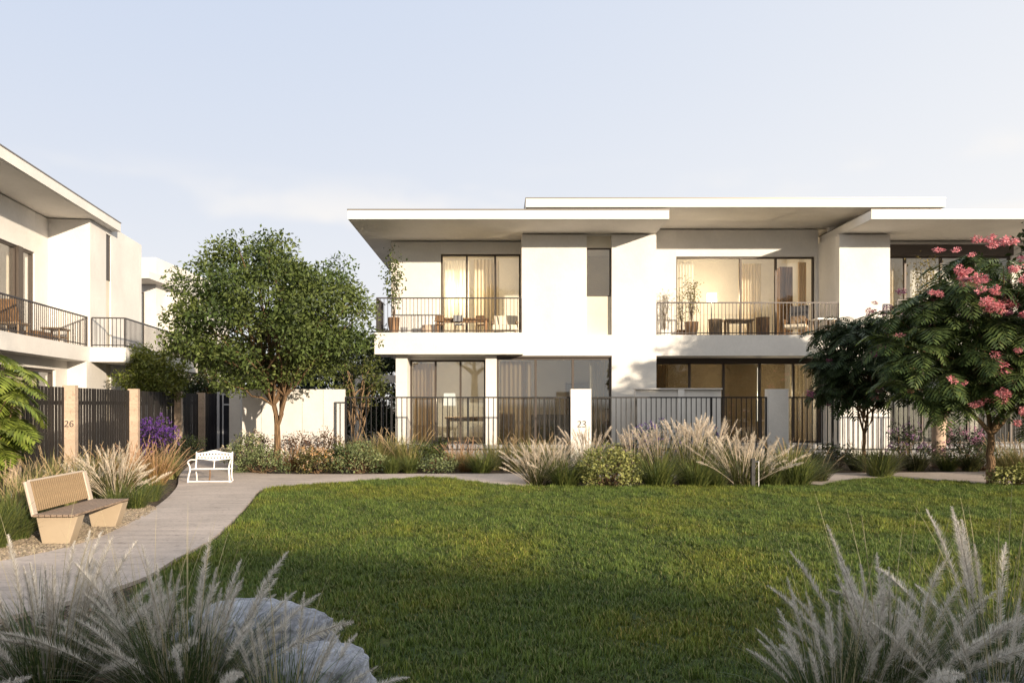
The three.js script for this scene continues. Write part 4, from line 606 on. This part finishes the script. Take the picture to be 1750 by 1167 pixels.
function frondTree(label, x, d, o, seed) {
  const R = rng(seed), t = thing('flowering_tree', label, 'tree', [x, 0, -d], 0, 'flowering trees at the right'), tr = new GB(), br = new GB(), lf = new GB(), fr = [1, 2, 3, 4].map(k => frond(rng(seed + k), 0.62, o.cols));
  const fork = V(...o.fork), p0 = curve(V(0, -0.1, 0), fork, 0, 6, R, 0.05); tr.tube(p0, p0.map((_, i) => o.r * (i ? 1 - 0.3 * i / 6 : 1.3)), 12, [1, 1, 1]);
  const limbs = o.tops.map(q => limbTo(tr, fork, o.r * 0.6, V(...q), 8, R, 0.1));
  const cl = ellipsoidClumps(o.n, V(...o.c), o.rx, o.ry, o.rz, 0.85, 0.2, 0.4, R, 0.45); for (const e of o.extra || []) cl.push({ c: V(...e), r: 0.3, t: R() });
  const M4 = new THREE.Matrix4(), Q = new THREE.Quaternion(), E = new THREE.Euler(); let nf = 0;
  cl.forEach((c, k) => {
    const l = limbs[k % limbs.length], s = l[2 + Math.floor(R() * 4)] || l[5]; limbTo(br, s, 0.022, c.c, 5, R, 0.06);
    const out = c.c.clone().sub(V(...o.c)), base = Math.atan2(-out.z, out.x);
    for (let j = 0; j < o.per; j++) { const az = base + (R() - 0.5) * 4.4, sc = 0.75 + 0.5 * R(); E.set((R() - 0.5) * 0.7, az, (R() - 0.55) * 0.8, 'YXZ'); Q.setFromEuler(E); lf.add(fr[j % 4], M4.compose(c.c.clone().add(V((R() - 0.5) * 0.25, (R() - 0.5) * 0.2, (R() - 0.5) * 0.25)), Q, V(sc, sc, sc))); }
    const face = out.normalize(); const nfl = (face.dot(V(0.5, 0.35, 0.8)) > 0.2 && R() < o.fl) ? 1 + Math.floor(R() * 3.2) : R() < o.fl * 0.25 ? 1 : 0;
    for (let j = 0; j < nfl; j++) { const p = c.c.clone().addScaledVector(face, 0.32 + 0.12 * R()).add(V((R() - 0.5) * 0.35, 0.02 + 0.18 * R(), (R() - 0.5) * 0.2)), pk = R() < o.pinkShare; mesh('blossom', pk ? pinkGeos[Math.floor(R() * 3)] : mauveGeos[Math.floor(R() * 2)], M.plume, t, p.toArray(), [R() * 0.6, R() * 6, R() * 0.6], [0.7 + R() * 0.7, 0.55 + R() * 0.4, 0.7 + R() * 0.6]); nf++; }
  });
  for (let j = 0; j < (o.outer || 0); j++) { const q = rdir(R); q.z = Math.abs(q.z) * 0.8 + 0.15; q.x = q.x * 0.9 + 0.15; q.y = q.y * 0.85 - 0.05; q.normalize(); const e = 1.1 + 0.14 * R(), at0 = V(o.c[0] + q.x * o.rx * e, o.c[1] + q.y * o.ry * e + 0.05, o.c[2] + q.z * o.rz * e); for (let i = 0; i < 1 + Math.floor(R() * 3); i++) mesh('blossom', pinkGeos[Math.floor(R() * 3)], M.plume, t, [at0.x + (R() - 0.5) * 0.3, at0.y + (R() - 0.5) * 0.1, at0.z + (R() - 0.5) * 0.15], [R() * 0.6, R() * 6, R() * 0.6], [0.45 + R() * 0.55, 0.35 + R() * 0.35, 0.45 + R() * 0.5]); }
  mesh('trunk', tr.geo(), M.bark, t); mesh('branches', br.geo(), M.bark, t); mesh('crown', lf.geo(), M.leaf, t); return t;
}
frondTree('large tree with feathery leaves and pink blossoms at the right edge', xp(1693, 15.5), 15.5, { r: 0.085, fork: [0.02, 1.0, 0], tops: [[-1.0, 2.0, 0.2], [0.6, 2.2, 0.3], [-0.3, 2.7, -0.2], [1.2, 1.9, -0.2], [0.2, 1.9, 0.6]], c: [0.12, 2.92, 0], rx: 1.85, ry: 1.66, rz: 1.4, n: 125, per: 9, fl: 1.0, outer: 48, pinkShare: 0.85, cols: [[0.036, 0.07, 0.018], [0.11, 0.155, 0.036]], extra: [[-1.35, 3.6, 0.2], [-0.9, 1.5, 0.3], [0.55, 1.15, 0.4], [0.9, 1.2, 0.3], [-1.2, 1.7, 0.1], [-1.75, 2.3, 0.2], [-1.9, 2.8, 0.1], [-1.8, 3.3, 0.0], [-1.6, 2.6, 0.5], [-1.7, 1.9, 0.2], [-1.45, 3.0, 0.5], [-1.3, 2.1, 0.6]] }, 81);
frondTree('smaller dark tree with feathery leaves left of the pink tree', xp(1478, 18.3), 18.3, { r: 0.05, fork: [0, 0.9, 0], tops: [[-0.5, 2.0, 0], [0.5, 1.9, 0.1], [0.1, 2.5, 0], [-0.2, 1.6, 0.3]], c: [0.05, 2.62, 0], rx: 1.05, ry: 1.1, rz: 0.95, n: 66, per: 9, fl: 0.3, outer: 3, pinkShare: 0.25, cols: [[0.020, 0.042, 0.014], [0.05, 0.08, 0.022]], extra: [[0.9, 2.0, 0.1], [-0.9, 1.9, 0.2]] }, 91);
{ // leafy fern-like shrub at the left edge
  const R = rng(95), t = thing('feathery_shrub', 'bright green feathery shrub arching in at the left edge', 'shrub', [-8.0, 0, -12.4]), st = new GB(), lf = new GB(), M4 = new THREE.Matrix4(), Q = new THREE.Quaternion(), fr = [1, 2, 3].map(k => frond(rng(95 + k), 0.62, [[0.14, 0.20, 0.025], [0.27, 0.32, 0.055]], 13));
  for (let k = 0; k < 9; k++) { const a = R() * 6.28, top = V(Math.cos(a) * 0.4, 1.0 + R() * 1.5, Math.sin(a) * 0.4), p = limbTo(st, V(Math.cos(a) * 0.06, 0, Math.sin(a) * 0.06), 0.02, top, 6, R, 0.1); for (let j = 0; j < 13; j++) { const q = p[2 + Math.floor(R() * 4)], sc = 0.8 + 0.5 * R(); Q.setFromEuler(new THREE.Euler((R() - 0.5) * 0.5, R() * 6.28, (R() - 0.4) * 0.6, 'YXZ')); lf.add(fr[j % 3], M4.compose(q, Q, V(sc, sc, sc))); } }
  mesh('stems', st.geo(), M.bark, t); mesh('foliage', lf.geo(), M.leaf, t);
}

// ---------------------------------------------------------------- shrubs
function shrub(name, label, px, d, w, h, o, seed) {
  if (d > 17.5 && d < 20) { w *= 1.18; h *= 1.12; } const R = rng(seed), t = thing(name, label, 'shrub', [xp(px, d), 0, -d], 0, o.group), st = new GB(), lf = new GB(), fl = new GB(), cl = [];
  const n = o.n || 34; for (let k = 0; k < n; k++) { const q = rdir(R); q.y = Math.abs(q.y); const f = 0.5 + 0.5 * Math.sqrt(R()); cl.push({ c: V(q.x * w / 2 * f, Math.max(0.1, h * (0.18 + 0.74 * q.y * f)), q.z * w / 2 * f * 0.85), r: (o.cr || 0.16) * (0.7 + 0.6 * R()), t: R() }); }
  cl.forEach((c, k) => { if (k % 2 === 0) limbTo(st, V((R() - 0.5) * 0.1, 0, (R() - 0.5) * 0.1), 0.012, c.c, 4, R, 0.04); });
  crownLeaves(lf, cl, o.leaves || 260, o.len || 0.06, o.wid || 0.03, o.cols, R);
  if (o.flower) for (let k = 0; k < o.nf; k++) { const c = cl[Math.floor(R() * cl.length)], q = rdir(R); q.y = Math.abs(q.y); const p = c.c.clone().addScaledVector(q, c.r * 1.1); for (let j = 0; j < 7; j++) { const e = rdir(R); fl.leaf(p.clone().addScaledVector(e, 0.012), e, rdir(R), 0.035, 0.028, mixc(o.flower[0], o.flower[1], R())); } }
  mesh('stems', st.geo(), M.bark, t); mesh('foliage', lf.geo(), M.leaf, t); if (o.flower) mesh('flowers', fl.geo(), M.plume, t).userData = { kind: 'stuff' }; return t;
}
const LIME = [[0.16, 0.19, 0.045], [0.36, 0.36, 0.12]], SAGE = [[0.10, 0.145, 0.055], [0.28, 0.32, 0.14]], DEEP = [[0.02, 0.032, 0.012], [0.05, 0.07, 0.02]], RED = [[0.10, 0.06, 0.03], [0.22, 0.12, 0.08]], PURP = [[0.05, 0.03, 0.05], [0.09, 0.08, 0.06]];
shrub('rounded_shrub', 'rounded yellow-green shrub in the middle of the grass bed', 1040, 14.95, 1.25, 0.9, { cols: LIME, n: 70, cr: 0.17, leaves: 210, len: 0.06, wid: 0.034 }, 101);
shrub('rounded_shrub', 'yellow-green rosette shrub at the foot of the pink tree', 1735, 15.0, 0.75, 0.5, { cols: LIME, n: 30, cr: 0.15, leaves: 190, len: 0.075, wid: 0.04 }, 102);
shrub('variegated_shrub', 'pale variegated shrub at the path corner below the round tree', 448, 18.0, 1.0, 0.62, { cols: SAGE, cr: 0.17, n: 40, leaves: 200, len: 0.06, wid: 0.03 }, 103);
shrub('variegated_shrub', 'pale variegated shrub right of the small orange flowers', 612, 18.1, 1.1, 0.68, { cols: SAGE, cr: 0.17, n: 42, leaves: 200, len: 0.06, wid: 0.03 }, 104);
shrub('variegated_shrub', 'small grey-green shrub at the path edge below the dark bush', 752, 18.2, 0.75, 0.4, { cols: SAGE, n: 26, leaves: 200, len: 0.055 }, 105);
shrub('flowering_shrub', 'cream-flowered shrub left of the round tree by the gate pier', 417, 19.0, 0.9, 0.85, { cols: SAGE, n: 36, flower: [[0.7, 0.6, 0.42], [0.75, 0.66, 0.52]], nf: 90 }, 106);
shrub('flowering_shrub', 'low mound with white and orange flowers under the round tree', 540, 18.1, 0.75, 0.5, { cols: [[0.10, 0.11, 0.04], [0.2, 0.18, 0.06]], n: 26, flower: [[0.62, 0.32, 0.06], [0.72, 0.62, 0.52]], nf: 150 }, 107);
shrub('reddish_shrub', 'reddish shrub in front of the white wall left of the tree trunk', 440, 20.1, 0.9, 1.0, { cols: RED, n: 30, cr: 0.18, leaves: 130 }, 108);
shrub('reddish_shrub', 'reddish shrub against the white wall just right of the tree trunk', 508, 20.2, 0.8, 1.1, { cols: RED, n: 26, cr: 0.18, leaves: 120 }, 109);
shrub('reddish_shrub', 'reddish shrub at the right end of the white wall', 556, 20.2, 0.75, 1.0, { cols: RED, n: 24, cr: 0.18, leaves: 120 }, 110);
shrub('green_shrub', 'mid-green leafy shrub between the tall straw grasses', 728, 19.2, 0.85, 0.72, { cols: GRN, n: 34 }, 111);
shrub('green_shrub', 'green shrub between the orange flowers and the white wall end', 580, 18.9, 0.75, 0.62, { cols: GRN, n: 30 }, 112);
shrub('dark_bush', 'small round dark bush behind the fence in front of the left doors', 752, 21.0, 0.6, 0.92, { cols: DEEP, n: 26, cr: 0.14, leaves: 300 }, 113);
shrub('dark_bush', 'dark green bush at the foot of the slat fence near the gate', 322, 23.0, 1.0, 0.75, { cols: DEEP, n: 34 }, 114);
shrub('purple_bush', 'tall bush covered in violet flowers before the slat fence', 266, 20.2, 0.95, 1.38, { cols: PURP, n: 40, cr: 0.2, leaves: 110, flower: [[0.10, 0.03, 0.36], [0.26, 0.09, 0.46]], nf: 430 }, 115);
shrub('flowering_shrub', 'blue-green shrub with small purple flowers before the white screen wall', 1120, 19.7, 1.3, 1.1, { cols: [[0.04, 0.07, 0.05], [0.09, 0.13, 0.08]], n: 46, cr: 0.17, leaves: 130, flower: [[0.12, 0.07, 0.3], [0.24, 0.15, 0.42]], nf: 150 }, 116);
shrub('flowering_shrub', 'blue-green shrub right of the screen wall post', 1195, 19.8, 1.0, 1.05, { cols: [[0.04, 0.07, 0.05], [0.09, 0.13, 0.08]], n: 34, cr: 0.17, leaves: 110, flower: [[0.12, 0.07, 0.3], [0.24, 0.15, 0.42]], nf: 60 }, 117);
shrub('flowering_shrub', 'mauve-flowered shrub behind the pale planter', 1640, 19.7, 1.3, 1.15, { cols: DEEP, n: 44, flower: [[0.4, 0.12, 0.26], [0.5, 0.28, 0.4]], nf: 150 }, 118);
shrub('flowering_shrub', 'mauve-flowered shrub left of the pale planter', 1548, 19.6, 1.0, 1.1, { cols: DEEP, n: 34, flower: [[0.25, 0.12, 0.3], [0.45, 0.28, 0.45]], nf: 90 }, 119);
shrub('dark_bush', 'dark low shrub along the fence right of the pale planter', 1680, 19.0, 1.5, 0.65, { cols: DEEP, n: 40 }, 120);
shrub('dark_bush', 'dark low shrub along the fence below the smaller flowering tree', 1432, 19.3, 1.3, 0.6, { cols: DEEP, n: 36 }, 121);

// ---------------------------------------------------------------- ornamental grasses
function plumeInto(g, p0, az, lean, bend, stalk, L, rad, nb, bw, c0, c1, R) {     // a stalk carrying a bottle-brush plume
  const ca = Math.cos(az), sa = Math.sin(az), n = 9, T = stalk + L, pts = []; let q = p0.clone();
  for (let k = 0; k <= n; k++) { pts.push(q.clone()); const a = lean + bend * Math.pow(k / n, 1.5); q = q.clone().add(V(Math.sin(a) * ca, Math.cos(a), Math.sin(a) * sa).multiplyScalar(T / n)); }
  g.tube(pts, pts.map((_, k) => bw * 0.5 * (1 - 0.6 * k / n) + 0.0008), 4, c0);
  for (let k = 0; k < nb; k++) {
    const u = R(), t = (stalk + u * L) / T * n, i = Math.min(n - 1, Math.floor(t)), p = pts[i].clone().lerp(pts[i + 1], t - i), tan = pts[i + 1].clone().sub(pts[i]).normalize(), o = rdir(R); o.addScaledVector(tan, -o.dot(tan)).normalize();
    const prof = Math.pow(Math.sin(Math.PI * clamp(0.1 + 0.88 * u)), 0.55) * (1 - 0.35 * u); g.bristle(p, o.multiplyScalar(0.85).addScaledVector(tan, 0.75).multiplyScalar(rad * prof * (0.6 + 0.6 * R())), bw, mixc(c0, c1, R()));
  }
}
const KIND = {
  fountain: { bl: 240, h: [0.35, 0.62], w: 0.008, lean: [0.05, 0.75], bend: [0.5, 1.3], cols: [[0.07, 0.10, 0.028], [0.24, 0.22, 0.08]], pl: 52, st: [0.35, 0.6], L: 0.2, pr: 0.04, pc: [[0.70, 0.60, 0.47], [0.88, 0.82, 0.71]], plean: [0.05, 0.95] },
  tall: { bl: 240, h: [0.45, 0.85], w: 0.009, lean: [0.03, 0.4], bend: [0.2, 0.9], cols: [[0.09, 0.12, 0.03], [0.27, 0.25, 0.09]], pl: 34, st: [0.6, 0.85], L: 0.2, pr: 0.045, pc: [[0.70, 0.60, 0.48], [0.88, 0.82, 0.72]], plean: [0.02, 0.32] },
  straw: { bl: 330, h: [0.4, 0.85], w: 0.009, lean: [0.03, 0.65], bend: [0.2, 1.0], cols: [[0.11, 0.14, 0.035], [0.44, 0.38, 0.16]], pl: 14, st: [0.55, 0.8], L: 0.16, pr: 0.02, pc: [[0.5, 0.38, 0.22], [0.66, 0.52, 0.34]], plean: [0.03, 0.5] },
  green: { bl: 420, h: [0.35, 0.66], w: 0.009, lean: [0.05, 0.8], bend: [0.4, 1.3], cols: [[0.055, 0.09, 0.02], [0.21, 0.23, 0.06]], pl: 0 },
  russet: { bl: 330, h: [0.4, 0.75], w: 0.009, lean: [0.05, 0.75], bend: [0.3, 1.2], cols: [[0.26, 0.18, 0.06], [0.55, 0.34, 0.17]], pl: 22, st: [0.5, 0.75], L: 0.16, pr: 0.024, pc: [[0.55, 0.34, 0.2], [0.7, 0.5, 0.34]], plean: [0.05, 0.7] },
  dark: { bl: 420, h: [0.35, 0.6], w: 0.01, lean: [0.05, 0.7], bend: [0.3, 1.1], cols: [[0.03, 0.045, 0.014], [0.11, 0.11, 0.035]], pl: 4, st: [0.5, 0.6], L: 0.14, pr: 0.02, pc: [[0.4, 0.32, 0.2], [0.5, 0.42, 0.28]], plean: [0.1, 0.6] },
};
const protos = {}, NAMES = { fountain: 'fountain_grass', tall: 'plumed_grass', straw: 'straw_grass', green: 'green_grass_tuft', russet: 'russet_grass', dark: 'dark_grass_tuft' };
function proto(kind, v) {
  const key = kind + v; if (protos[key]) return protos[key]; const k = KIND[kind], R = rng(300 + v * 17 + kind.length * 7 + kind.charCodeAt(0)), g = new THREE.Group(), b = new GB(), p = new GB(), r2 = ([a, c]) => lerp(a, c, R());
  for (let i = 0; i < k.bl; i++) { const a = R() * 6.28, r = 0.13 * Math.sqrt(R()), c = mixc(k.cols[0], k.cols[1], Math.pow(R(), 1.2)), f = 0.8 + 0.4 * R(); b.blade(V(r * Math.cos(a), 0, r * Math.sin(a)), a + (R() - 0.5) * 1.6, r2(k.lean), r2(k.bend), r2(k.h), k.w * (0.7 + 0.6 * R()), c.map(q => q * f), 5, R); }
  for (let i = 0; i < k.pl; i++) { const a = R() * 6.28, r = 0.1 * Math.sqrt(R()); plumeInto(p, V(r * Math.cos(a), 0, r * Math.sin(a)), a + (R() - 0.5), r2(k.plean), 0.15 + 0.4 * R(), r2(k.st), k.L * (0.8 + 0.4 * R()), k.pr, 110, 0.007, k.pc[0], k.pc[1], R); }
  mesh('blades', b.geo(), M.blade, g); if (k.pl) mesh('plumes', p.geo(), M.plume, g);
  g.name = NAMES[kind]; g.userData = { category: 'ornamental grass', base: NAMES[kind] }; return protos[key] = g;
}
const ISL = 'grasses of the bed beside the lawn', BOR = 'grasses along the front fence', LEF = 'grasses between the path and the slat fence';
let gk = 0; const GR = rng(500);
function clump(kind, px, d, s, label, group) { const w = group === LEF ? 1.1 : 1.4; copyOf(proto(kind, gk++ % 3), label, [xp(px, d), 0, -d], GR() * 6.28, [s * (w + GR() * 0.15), s * (group === ISL ? 1.2 : 1.12), s * (w + GR() * 0.15)], group); }
for (const [k, px, d, s, l] of [
  ['fountain', 918, 15.5, 1.0, 'pale plumed grass at the far left of the lawn bed, spilling over the path'], ['fountain', 950, 15.7, 1.05, 'pale plumed grass second from the left in the lawn bed'], ['green', 968, 15.05, 1.0, 'low green tuft left of the yellow-green shrub'],
  ['tall', 1003, 16.3, 0.95, 'upright plumed grass directly below pillar 23'], ['tall', 1085, 16.2, 0.95, 'upright plumed grass just right behind the yellow-green shrub'], ['green', 1125, 15.05, 1.1, 'large green tuft right of the yellow-green shrub'],
  ['tall', 1128, 16.0, 1.0, 'upright plumed grass behind the large green tuft'], ['tall', 1178, 15.8, 1.15, 'tallest upright plumed grass, below the right end of the screen wall'], ['green', 1190, 15.05, 1.0, 'green tuft below the tallest plumed grass'], ['tall', 1212, 16.2, 1.1, 'upright plumed grass left behind the radiating pale grass'],
  ['fountain', 1268, 15.2, 1.25, 'broad radiating pale grass beside the dark garden light'], ['fountain', 1296, 15.5, 1.1, 'pale plumed grass right behind the dark garden light'], ['green', 1362, 15.2, 1.1, 'green tuft at the right end of the lawn bed'], ['straw', 1352, 15.9, 0.95, 'straw grass behind the right-end green tuft'], ['dark', 1398, 16.1, 0.85, 'greyish tuft at the right end of the lawn bed beside the path'],
  ['green', 1225, 15.15, 0.7, 'small green tuft left of the radiating pale grass'], ['green', 1320, 15.15, 0.7, 'small green tuft right of the dark garden light']]) clump(k, px, d, s, l, ISL);
for (const [k, px, d, s, l] of [
  ['straw', 605, 19.6, 0.95, 'straw grass at the right end of the white panelled wall'], ['straw', 642, 19.4, 1.05, 'straw grass left of the first white house pier'], ['straw', 668, 19.5, 1.0, 'straw grass right in front of the first white house pier'], ['straw', 696, 19.0, 1.12, 'tall straw grass before the golden tan curtain'], ['green', 668, 18.1, 0.75, 'low olive tuft at the path right of the variegated shrub'],
  ['green', 700, 18.3, 0.7, 'low olive tuft left of the small grey-green shrub'], ['straw', 640, 18.7, 0.8, 'shorter straw grass behind the variegated shrub'], ['russet', 798, 18.7, 0.85, 'russet grass below the second white house pier'], ['green', 822, 18.1, 0.95, 'rounded green tuft at the path before the second pier'], ['straw', 846, 19.2, 0.95, 'straw grass in front of the second white house pier'],
  ['russet', 776, 19.4, 0.8, 'russet grass beside the dark bush'], ['straw', 880, 18.9, 0.9, 'straw grass right of the second house pier'], ['straw', 912, 19.3, 0.95, 'straw grass below the golden curtain'], ['straw', 944, 19.0, 0.9, 'straw grass left of pillar 23'], ['straw', 1030, 19.0, 0.9, 'straw grass right of pillar 23'], ['dark', 1075, 18.8, 0.9, 'dark tuft left of the blue-green shrub'],
  ['straw', 1250, 19.2, 0.9, 'straw grass left of the plain white pillar'], ['dark', 1290, 18.9, 0.95, 'dark tuft at the foot of the plain white pillar'], ['straw', 1345, 19.0, 0.85, 'straw grass right of the plain white pillar'], ['dark', 1385, 18.8, 1.0, 'dark tuft right of the plain white pillar'], ['dark', 1470, 18.8, 1.0, 'dark tuft at the foot of the smaller flowering tree'],
  ['green', 1505, 17.1, 1.15, 'big olive tuft beside the right-hand path'], ['dark', 1512, 18.9, 1.0, 'dark tuft behind the big olive tuft'], ['dark', 1565, 18.9, 0.9, 'dark tuft left of the pale planter'], ['green', 1620, 18.9, 0.8, 'green tuft right of the pale planter'], ['straw', 1722, 17.6, 0.95, 'straw grass right of the pink tree trunk'], ['straw', 1752, 17.2, 0.95, 'straw grass at the right edge of the photo'], ['dark', 1660, 18.8, 0.85, 'dark tuft left of the pink tree trunk'], ['russet', 498, 18.9, 0.7, 'russet grass at the foot of the round tree'], ['straw', 525, 19.0, 0.7, 'straw grass right of the round tree trunk']]) clump(k, px, d, s, l, BOR);
for (const [k, px, d, s, l] of [
  ['fountain', 200, 12.9, 1.15, 'bright pale plumed grass behind the park bench'], ['fountain', 168, 13.3, 1.05, 'pale plumed grass just left of the brightest one'], ['green', 232, 11.9, 0.72, 'low green tuft at the path right of the bench'], ['green', 195, 11.6, 0.62, 'low green tuft directly behind the bench seat end'], ['green', 258, 13.0, 0.72, 'green tuft at the path edge below the russet grass'], ['russet', 268, 15.6, 1.0, 'russet grass by the path below the purple bush'], ['russet', 238, 16.2, 1.0, 'russet grass left of the purple bush foot'], ['straw', 290, 16.8, 0.85, 'straw grass nearest the white iron bench'], ['russet', 212, 14.6, 0.95, 'russet grass below the second fence post'], ['straw', 185, 14.7, 0.95, 'straw grass between the posts right of number 26'], ['straw', 150, 14.2, 0.95, 'straw grass right of the foot of post 26'],
  ['straw', 112, 12.4, 0.9, 'straw grass behind the bench backrest'], ['straw', 85, 12.8, 1.0, 'straw grass left of post 26'], ['straw', 60, 11.4, 0.85, 'straw grass behind the left end of the bench'], ['dark', 35, 12.2, 0.95, 'dark tuft below the feathery shrub'], ['straw', 28, 10.4, 0.85, 'straw grass at the left edge beside the garden light'], ['green', 22, 9.2, 1.0, 'green tuft at the left edge in front of the bench'], ['straw', 50, 9.8, 0.8, 'straw grass touching the near end of the bench'], ['green', -18, 8.6, 1.0, 'green tuft cut by the left edge near the path'], ['straw', 5, 9.9, 0.9, 'straw grass cut by the left edge']]) clump(k, px, d, s, l, LEF);

// big foreground grasses: every plume a part of its own
const FPC = [[0.50, 0.47, 0.42], [0.93, 0.89, 0.83]], plumeVar = [0.03, 0.18, 0.36, 0.55, 0.78, 1.05].map((lean, k) => { const g = new GB(); plumeInto(g, V(0, 0, 0), 0, lean, 0.22 + 0.1 * k, 0.5, 0.38, 0.05, 430, 0.0042, FPC[0], FPC[1], rng(700 + k)); return g.geo(); });
function bigGrass(label, x, d, s, np, nbl, seed, azc, azs) {
  const R = rng(seed), t = thing('feather_grass', label, 'ornamental grass', [x, 0, -d], 0, 'plumed grasses in the foreground'), b = new GB();
  for (let i = 0; i < nbl; i++) { const a = R() * 6.28, r = 0.16 * Math.sqrt(R()), y = R(), f = 0.7 + 0.6 * R(); b.blade(V(r * Math.cos(a), 0, r * Math.sin(a)), a + (R() - 0.5) * 1.8, 0.05 + R() * 0.75, 0.3 + R() * 1.2, (0.35 + 0.5 * R()) * s, 0.0045 + 0.003 * R(), (y < 0.6 ? [0.06, 0.10, 0.03] : y < 0.85 ? [0.13, 0.17, 0.06] : [0.36, 0.31, 0.2]).map(q => q * f), 7, R); }
  for (let i = 0; i < 22; i++) { const a = R() * 6.28; b.blade(V(0.1 * Math.cos(a), 0, 0.1 * Math.sin(a)), a, 0.02 + 0.3 * R(), 0.1 + 0.8 * R(), (0.85 + 0.4 * R()) * s, 0.005, [0.5, 0.44, 0.28], 8, R); }
  mesh('blades', b.geo(), M.blade, t);
  for (let i = 0; i < np; i++) { const a = R() * 6.28, r = 0.12 * Math.sqrt(R()), k = Math.floor(Math.pow(R(), 0.85) * 6), q = s * (0.72 + 0.4 * R()); mesh('plume', plumeVar[k], M.plume, t, [r * Math.cos(a), 0, r * Math.sin(a)], [(R() - 0.5) * 0.12, -a + (R() - 0.5) * 0.8, (R() - 0.5) * 0.12], [q, q * (0.85 + 0.3 * R()), q]); }
}
bigGrass('plumed grass at the bottom left corner', -2.35, 4.15, 0.98, 58, 700, 801); bigGrass('plumed grass in front of the large boulder', -1.55, 3.95, 0.95, 48, 800, 802); bigGrass('plumed grass leaning right over the smaller boulder', -1.0, 3.7, 0.72, 20, 320, 809); bigGrass('plumed grass cut off at the bottom left edge', -2.75, 3.7, 0.8, 22, 500, 803); bigGrass('lower plumed grass between the two left foreground grasses', -1.88, 4.3, 0.88, 34, 500, 806);
bigGrass('plumed grass at the bottom right with the most plumes', 1.98, 4.0, 0.98, 46, 800, 804); bigGrass('plumed grass at the bottom right corner over the blue-grey boulder', 2.62, 4.15, 1.02, 34, 700, 805); bigGrass('plumed grass at the bottom edge below the one with the most plumes', 2.3, 3.6, 0.85, 30, 500, 808); bigGrass('plumed grass spilling left at the bottom right', 1.62, 3.75, 0.85, 34, 500, 807);

scene.traverse(o => { if (o.isMesh) { o.castShadow = true; o.receiveShadow = true; } });
renderer.render(scene, camera);
